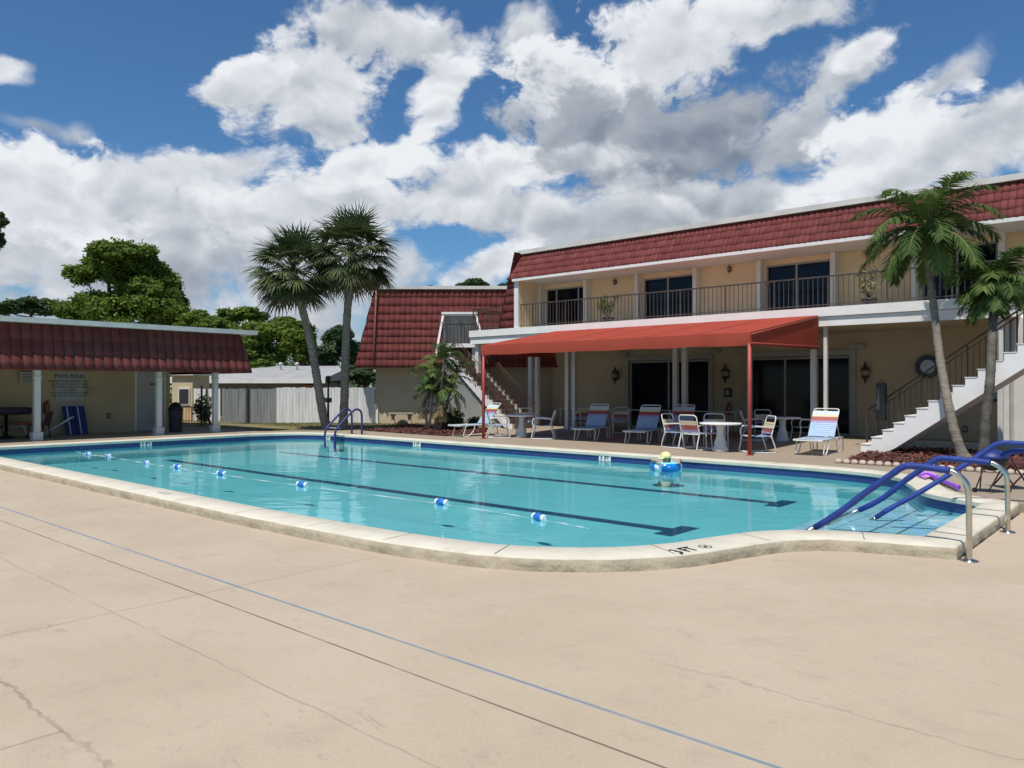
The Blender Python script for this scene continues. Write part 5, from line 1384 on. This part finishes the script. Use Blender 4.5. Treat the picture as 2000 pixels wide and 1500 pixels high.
# ------------------------------------------------------------ broadleaf trees
def leaf_cloud(mb, c, rx, ry, rz, n, size):
    for i in range(n):
        while True:
            d = Vector((random.gauss(0, 1), random.gauss(0, 1), random.gauss(0, 1)))
            if d.length > .01: break
        d.normalize(); u = random.uniform(.45, 1.0)**.5 if random.random() < .82 else random.uniform(1.0, 1.3)
        k = 1+.28*mnoise.noise(d*2.3+Vector(c)*.7)
        p = Vector(c)+Vector((d.x*rx, d.y*ry, d.z*rz))*u*k
        a = Vector((random.gauss(0, 1), random.gauss(0, 1), random.gauss(0, .6))).normalized(); b = a.cross(d+Vector((random.uniform(-.8, .8), random.uniform(-.8, .8), random.uniform(-.3, .9)))).normalized()
        s_ = size*random.uniform(.6, 1.3); mb.cv = min(1, max(0, .35+.35*d.z+random.uniform(-.35, .35)*1.0)) if False else random.random()
        mb.poly([p-a*s_, p+b*s_*.5, p+a*s_, p-b*s_*.5])
def tree(name, Y, clumps, trunk, label, m, size=.22, dens=1.0, cat='tree', group=None, sub=14, seed=0, depth=.8):
    random.seed(seed)
    tb = dep(trunk[0][0], trunk[0][1], Y); tb.z = .1
    r = thing(name, tb, label, cat, group)
    mb = MB()
    k = Y/F; cen = []
    for (px, py, rx, ry) in clumps:
        c = dep(px, py, Y+random.uniform(-1, 1)*rx*k*depth); cen.append(c)
        # sub clumps over the surface give an uneven outline
        for j in range(sub):
            d = Vector((random.gauss(0, 1), random.gauss(0, 1), random.gauss(0, .8)+.35)).normalized()
            q = c+Vector((d.x*rx*k*.72, d.y*rx*k*depth*.7, d.z*ry*k*.72)); f = random.uniform(.24, .42)
            leaf_cloud(mb, q, rx*k*f, rx*k*f, ry*k*f*.95, int(190*dens*random.uniform(.7, 1.2)), size*.66)
        leaf_cloud(mb, c, rx*k*.75, rx*k*.7*depth, ry*k*.85, int(420*dens), size*.7)
    mb.build('crown', m, r)
    mb = MB(); tp = dep(trunk[-1][0], trunk[-1][1], Y)
    tpts = [tb]+[dep(a, b, Y) for a, b in trunk[1:]]
    w = trunk_w = max(.10, .02*abs(tp.z)); mb.tube([tuple(q) for q in tpts], [w*(1-.5*i/len(tpts)) for i in range(len(tpts))], 8)
    for c in cen:
        q0 = min(tpts[1:] or tpts, key=lambda t_: (t_-c).length)
        mid = q0.lerp(c, .5)+Vector((0, 0, -.1)); mb.tube([tuple(q0), tuple(mid), tuple(c)], [w*.45, w*.28, w*.08], 6)
    mb.build('trunk', M_bark, r)
    return r
tree('round_tree', 56, [(225, 498, 56, 28), (264, 500, 46, 28), (250, 535, 66, 36), (300, 560, 52, 42), (325, 590, 40, 36), (195, 520, 34, 22), (160, 538, 34, 22), (250, 530, 55, 28), (290, 530, 38, 28), (318, 565, 34, 32), (275, 570, 50, 28), (335, 590, 22, 26), (195, 602, 80, 32), (150, 612, 40, 22), (262, 612, 100, 38), (325, 615, 44, 30)],
     [(215, 700), (214, 640), (213, 570), (212, 540)], 'large round crowned tree towering over the pavilion roof', M_leaf1, .21, 2.1, seed=31, sub=15)
tree('dark_tree', 60, [(25, 600, 28, 14), (60, 592, 26, 13), (95, 598, 26, 16), (5, 606, 18, 10), (75, 606, 40, 12)], [(60, 700), (60, 620), (62, 606)], 'low dark feathery tree behind the left of the pavilion roof', M_leaf3, .22, .8, seed=32)
tree('overhanging_tree', 40, [(-28, 440, 34, 34), (-6, 432, 18, 18), (-8, 470, 16, 20), (-50, 500, 34, 36)], [(-80, 700), (-60, 560), (-40, 480)], 'dark branch tips reaching in at the left picture edge', M_leaf3, .13, 1.0, seed=33)
bgt = [
 (52, [(385, 625, 34, 20), (410, 640, 40, 22), (360, 640, 20, 14)], 'pale green tree just right of the pavilion roof top', M_leaf2, 41),
 (54, [(450, 618, 34, 16), (480, 612, 30, 12), (440, 645, 44, 26), (505, 620, 20, 12)], 'light green tree behind the pavilion roof end', M_leaf1, 42),
 (50, [(500, 655, 44, 26), (540, 650, 40, 26), (520, 690, 50, 26), (575, 668, 28, 30)], 'wide yellow green tree left of the leaning palm trunk', M_leaf2, 43),
 (56, [(590, 640, 22, 14), (560, 630, 24, 12), (600, 668, 22, 26), (598, 700, 26, 20)], 'dense green tree right behind the leaning palm trunk', M_leaf1, 44),
 (48, [(470, 700, 30, 22), (430, 690, 30, 26), (500, 716, 34, 14)], 'shaded green tree behind the pavilion end', M_leaf1, 45),
 (52, [(655, 670, 30, 28), (640, 700, 30, 26), (668, 650, 20, 16), (690, 690, 20, 26)], 'bluish dark tree between the two palm trunks', M_leaf3, 46),
 (48, [(715, 735, 26, 16), (690, 728, 26, 16), (660, 735, 26, 16)], 'dark shrubbery tree behind the white fence', M_leaf3, 47),
 (58, [(928, 556, 24, 12), (905, 560, 14, 8), (945, 560, 12, 8)], 'dark tree top showing over the wing roof', M_leaf3, 48),
 (62, [(985, 562, 12, 8), (998, 558, 10, 8)], 'small tree top beside the main roof edge', M_leaf3, 49),
 (60, [(838, 566, 10, 7)], 'tiny tree top over the middle of the wing roof', M_leaf3, 50)]
for Y, cl, lb, m, sd in bgt:
    tree('background_tree', Y, cl, [(cl[0][0], 740), (cl[0][0], cl[0][1]+18), (cl[0][0], cl[0][1])], lb, m, .20, 1.3, group='trees beyond the fence', seed=sd, sub=12)
# distant tree mass
random.seed(60)
mb = MB()
for i in range(46):
    x = -70+i*3.6; y = random.uniform(72, 84); leaf_cloud(mb, (x, y, random.uniform(2, 3.8)), 3.2, 2.5, random.uniform(2.2, 3.6), 420, .33)
tag(mb.build('distant_trees', M_leaf3), 'far low line of trees along the horizon', 'trees', kind='stuff')
# shrubs
def shrub(p, rad, h, label, m, n=700, size=.06, name='shrub'):
    r = thing(name, p, label, 'shrub'); mb = MB(); st = MB()
    for k in range(6):
        q = Vector((random.uniform(-.5, .5)*rad, random.uniform(-.5, .5)*rad, h*random.uniform(.35, .7))); leaf_cloud(mb, q+Vector(p), rad*.6, rad*.6, h*.4, n//6, size); st.tube([tuple(p), tuple(Vector(p)+q)], [.02, .008], 5)
    mb.build('foliage', m, r); st.build('stems', M_bark, r)
shrub(at(878, 838), .55, .75, 'dark low shrub at the foot of the clumped palm', M_leaf3, 1500)
shrub(at(925, 838), .3, .45, 'dark low shrub under the left staircase', M_leaf3, 700)
shrub(Vector((xx(400, 33), 33, .1)), .5, 1.2, 'grey green round shrub behind the metal gate', M_leaf3, 900, .07)
random.seed(77)
for px, lb in ((1188, 'thin leafy plant in a dark pot on the balcony left part'), (1698, 'pale flowering plant in a dark pot on the balcony right part')):
    s_ = on_t(px, 23.2); p = W(s_, 23.2, Zf); r = thing('potted_plant', p, lb, 'plant', 'potted plants on the balcony')
    MB().lathe((0, 0, 0), [(.16, 0), (.21, .16), (.22, .20), (.20, .2)], 16).build('pot', M_pot, r, local=True)
    mb = MB(); ms = MB()
    for i in range(9):
        a = random.uniform(0, 6.28); t_ = Vector((math.cos(a)*random.uniform(.1, .42), math.sin(a)*.2, random.uniform(.5, 1.1))); ms.tube([(0, 0, .18), tuple(t_*.6), tuple(t_)], .008, 4)
        leaf_cloud(mb, t_, .13, .12, .14, 34, .042); leaf_cloud(mb, t_*.7, .10, .10, .10, 16, .04)
    mb.build('leaves', M_leaf2 if px < 1500 else leaf_mat('variegated_leaf', (.22, .24, .08), (.60, .55, .30), .2), r, local=True); ms.build('stems', M_bark, r, local=True)

# ------------------------------------------------------------ camera
cam = bpy.data.cameras.new('camera'); co = bpy.data.objects.new('camera', cam); C.objects.link(co)
cam.sensor_width = 36; cam.lens = 36*F/2000; cam.clip_end = 3000; cam.clip_start = .05
co.location = (0, 0, H0); co.rotation_euler = (R(90)+math.atan((HY-750)/F), 0, 0)
scene.camera = co

# ------------------------------------------------------------ light
# sun behind and slightly left of the camera, high
ld = Vector((.50, 1.02, 0)).normalized(); el_sun = R(64)
dirv = Vector((ld.x*math.cos(el_sun), ld.y*math.cos(el_sun), -math.sin(el_sun)))
sun = bpy.data.lights.new('sun', 'SUN'); so = bpy.data.objects.new('sun', sun); C.objects.link(so)
sun.energy = 4.25; sun.angle = R(.55); sun.color = (1, .955, .89)
so.rotation_euler = dirv.to_track_quat('-Z', 'Y').to_euler()

w = bpy.data.worlds.new('World'); scene.world = w; w.use_nodes = True
nt = w.node_tree; nt.nodes.clear()
wo = nt.nodes.new('ShaderNodeOutputWorld'); bg = nt.nodes.new('ShaderNodeBackground'); nt.links.new(bg.outputs[0], wo.inputs[0])
sky = nt.nodes.new('ShaderNodeTexSky'); sky.sky_type = 'NISHITA'; sky.sun_disc = False; sky.sun_elevation = el_sun
toward = -ld; sky.sun_rotation = math.atan2(toward.x, toward.y)
sky.air_density = 1.0; sky.dust_density = .6; sky.ozone_density = 2.0
tc = nt.nodes.new('ShaderNodeTexCoord'); D = tc.outputs['Generated']
nrm = nt.nodes.new('ShaderNodeVectorMath'); nrm.operation = 'NORMALIZE'; nt.links.new(D, nrm.inputs[0]); D = nrm.outputs[0]
sep = nt.nodes.new('ShaderNodeSeparateXYZ'); nt.links.new(D, sep.inputs[0])
az_n = math_n(nt, 'ARCTAN2', sep.outputs[0], sep.outputs[1]); el_n = math_n(nt, 'ARCSINE', sep.outputs[2])
cmb = nt.nodes.new('ShaderNodeCombineXYZ'); nt.links.new(az_n, cmb.inputs[0]); nt.links.new(el_n, cmb.inputs[1])
AE = cmb.outputs[0]
def px_ae(px, py):
    v = Vector(((px-1000)/F, 1, (HY-py)/F)); v.normalize(); return math.atan2(v.x, v.y), math.asin(v.z)
# warp the lookup a little so that blobs have billowy outlines
wn = nt.nodes.new('ShaderNodeTexNoise'); wn.inputs['Scale'].default_value = 7; wn.inputs['Detail'].default_value = 4; nt.links.new(AE, wn.inputs['Vector'])
wsub = nt.nodes.new('ShaderNodeVectorMath'); wsub.operation = 'SUBTRACT'; nt.links.new(wn.outputs['Color'], wsub.inputs[0]); wsub.inputs[1].default_value = (.5, .5, .5)
wsc = nt.nodes.new('ShaderNodeVectorMath'); wsc.operation = 'SCALE'; nt.links.new(wsub.outputs[0], wsc.inputs[0]); wsc.inputs['Scale'].default_value = .10
wadd = nt.nodes.new('ShaderNodeVectorMath'); wadd.operation = 'ADD'; nt.links.new(AE, wadd.inputs[0]); nt.links.new(wsc.outputs[0], wadd.inputs[1])
AW_ = wadd.outputs[0]
def blob(px, py, rx, ry, rot, amp, vec=AW_, soft=1.7):
    a, e = px_ae(px, py); mp = nt.nodes.new('ShaderNodeMapping'); mp.vector_type = 'TEXTURE'
    mp.inputs['Location'].default_value = (a, e, 0); mp.inputs['Rotation'].default_value = (0, 0, R(rot)); mp.inputs['Scale'].default_value = (rx/F, ry/F, 1)
    nt.links.new(vec, mp.inputs['Vector'])
    ln = nt.nodes.new('ShaderNodeVectorMath'); ln.operation = 'LENGTH'; nt.links.new(mp.outputs[0], ln.inputs[0])
    return ramp(nt, ln.outputs['Value'], .0, soft, amp, 0)
def n0(vec, scale, off):
    mp = nt.nodes.new('ShaderNodeVectorMath'); mp.operation = 'MULTIPLY_ADD'; nt.links.new(vec, mp.inputs[0]); mp.inputs[1].default_value = (scale, scale, scale); mp.inputs[2].default_value = (off, off*1.7, off*.6)
    return noise(nt, mp.outputs[0], 1.0, 0, .5)
def billow(vec, octs, s0=7.0, gain=.56):
    r_ = None; a = 1.0
    for k in range(octs):
        n = n0(vec, s0*2.05**k, 3.1*k+1)
        x = math_n(nt, 'MULTIPLY', math_n(nt, 'SUBTRACT', math_n(nt, 'ABSOLUTE', math_n(nt, 'MULTIPLY_ADD', n, 2.0, -1.0)), .26), a)
        r_ = x if r_ is None else math_n(nt, 'ADD', r_, x); a *= gain
    return r_
S3w = nt.nodes.new('ShaderNodeVectorMath'); S3w.operation = 'MULTIPLY_ADD'; nt.links.new(wsub.outputs[0], S3w.inputs[0]); S3w.inputs[1].default_value = (.06, .06, 0); nt.links.new(AE, S3w.inputs[2])
S3 = scalev(nt, S3w.outputs[0], (1, 1.35, 1))
bl0 = billow(S3, 5, 8.0, .60)
fb = noise(nt, S3, 3.4, 3, .55)
fine = noise(nt, S3, 30, 5, .66)
nz_ = math_n(nt, 'ADD', math_n(nt, 'MULTIPLY', math_n(nt, 'SUBTRACT', fb, .5), 1.5), math_n(nt, 'MULTIPLY', bl0, .55))
nz_ = math_n(nt, 'ADD', nz_, math_n(nt, 'MULTIPLY', math_n(nt, 'SUBTRACT', fine, .5), .70))
shf = nt.nodes.new('ShaderNodeVectorMath'); shf.operation = 'ADD'; nt.links.new(S3, shf.inputs[0]); shf.inputs[1].default_value = (-.010, .024, 0)
bl1 = billow(shf.outputs[0], 3, 8.0, .60); fb1 = noise(nt, shf.outputs[0], 3.4, 3, .55)
lit = math_n(nt, 'ADD', math_n(nt, 'MULTIPLY', math_n(nt, 'SUBTRACT', bl0, bl1), .33), math_n(nt, 'MULTIPLY', math_n(nt, 'SUBTRACT', fb, fb1), 1.4))
# cumulus heaps from the farthest to the nearest: place, size, tilt, tone, edge softness
CL = [(900, 700, 1500, 90, 0, .80, 1.0), (250, 610, 700, 95, 0, .66, .8), (1500, 520, 700, 130, 10, .72, .6), (150, 440, 330, 150, 0, .78, .3), (400, 450, 320, 170, 10, .74, .4), (80, 375, 200, 100, 0, .95, .22), (330, 335, 170, 75, 12, .86, .3),
      (640, 430, 250, 115, 15, .82, .3), (480, 325, 120, 60, 20, .80, .35), (700, 530, 220, 80, 0, .68, .5), (720, 315, 150, 55, 22, 1.0, .2), (610, 175, 235, 115, 15, .88, .25), (470, 150, 110, 55, 25, .96, .2),
      (780, 55, 200, 80, 0, .78, .35), (870, 150, 100, 70, 60, .92, .3), (850, 225, 60, 50, 0, .96, .3), (900, 375, 210, 75, 12, .88, .3), (1010, 410, 190, 62, 0, .74, .4),
      (1030, 60, 90, 80, 0, .72, .5), (1020, 325, 110, 55, 0, .98, .22), (1180, 165, 215, 135, 0, .98, .2), (1330, 75, 260, 105, 0, .92, .25), (1560, 25, 130, 55, 0, .80, .4), (1310, 265, 380, 150, -4, .42, .28),
      (1400, 240, 250, 140, 15, .38, .4), (1150, 305, 120, 38, 5, .80, .5), (1400, 390, 320, 90, 0, .60, .35), (1180, 435, 280, 70, 0, .68, .35), (1530, 290, 170, 100, 35, .56, .35), (1650, 150, 130, 75, 32, .70, .35),
      (1690, 105, 75, 40, 30, .92, .3), (1720, 315, 190, 100, 15, 1.0, .2), (1860, 315, 200, 62, 10, .82, .35), (1950, 235, 120, 62, 25, .80, .35), (1850, 165, 75, 28, 50, .66, .8),
      (18, 145, 45, 27, 0, .92, .4), (60, 243, 62, 18, -5, .66, 1.0), (128, 248, 45, 20, 10, .72, .9), (960, 530, 140, 48, 30, .88, .3)]
CL += [(300, 535, 400, 48, 2, .50, 1.1), (620, 240, 170, 45, 8, .62, 1.0)]
skyin = None
def cloudstack(col):
    for px_, py_, rx, ry, rot, tone, soft in CL:
        a, e = px_ae(px_, py_); mp = nt.nodes.new('ShaderNodeMapping'); mp.vector_type = 'TEXTURE'
        mp.inputs['Location'].default_value = (a, e, 0); mp.inputs['Rotation'].default_value = (0, 0, R(rot)); mp.inputs['Scale'].default_value = (rx/F, ry/F, 1)
        nt.links.new(AW_, mp.inputs['Vector'])
        ln = nt.nodes.new('ShaderNodeVectorMath'); ln.operation = 'LENGTH'; nt.links.new(mp.outputs[0], ln.inputs[0])
        amp = min(1.15, .6+.004*min(rx, ry))
        f = math_n(nt, 'ADD', math_n(nt, 'SUBTRACT', 1.0, ln.outputs['Value']), math_n(nt, 'MULTIPLY', nz_, amp))
        m = ramp(nt, f, 0, soft*1.35)
        hy = math_n(nt, 'MULTIPLY', math_n(nt, 'SUBTRACT', el_n, e), 1.0/(ry/F)*.11)
        hy = math_n(nt, 'MINIMUM', math_n(nt, 'MAXIMUM', hy, -.17), .14)
        inner_ = ramp(nt, f, .1, 1.1, .05, -.10)
        b = math_n(nt, 'ADD', math_n(nt, 'ADD', hy, inner_), math_n(nt, 'ADD', lit, tone-.03))
        b = math_n(nt, 'MINIMUM', math_n(nt, 'MAXIMUM', b, 0.0), 1.0)
        b = math_n(nt, 'POWER', b, 1.45)
        cc_ = mixc(nt, b, (.15, .20, .275), (.84, .865, .905))
        col = mixc(nt, m, col, cc_)
    return col
skyc = mixc(nt, 1.0, sky.outputs[0], (.50, .81, 1.05), 'MULTIPLY')
sks = nt.nodes.new('ShaderNodeVectorMath'); sks.operation = 'SCALE'; nt.links.new(skyc, sks.inputs[0]); sks.inputs['Scale'].default_value = .10
nt.links.new(cloudstack(sks.outputs[0]), bg.inputs[0]); bg.inputs['Strength'].default_value = 1.0
w.cycles.sampling_method = 'MANUAL'; w.cycles.sample_map_resolution = 256
scene.render.engine = 'CYCLES'
scene.cycles.max_bounces = 8; scene.cycles.transparent_max_bounces = 12
scene.view_settings.view_transform = 'Standard'; scene.view_settings.look = 'None'; scene.view_settings.exposure = 0; scene.view_settings.gamma = 1
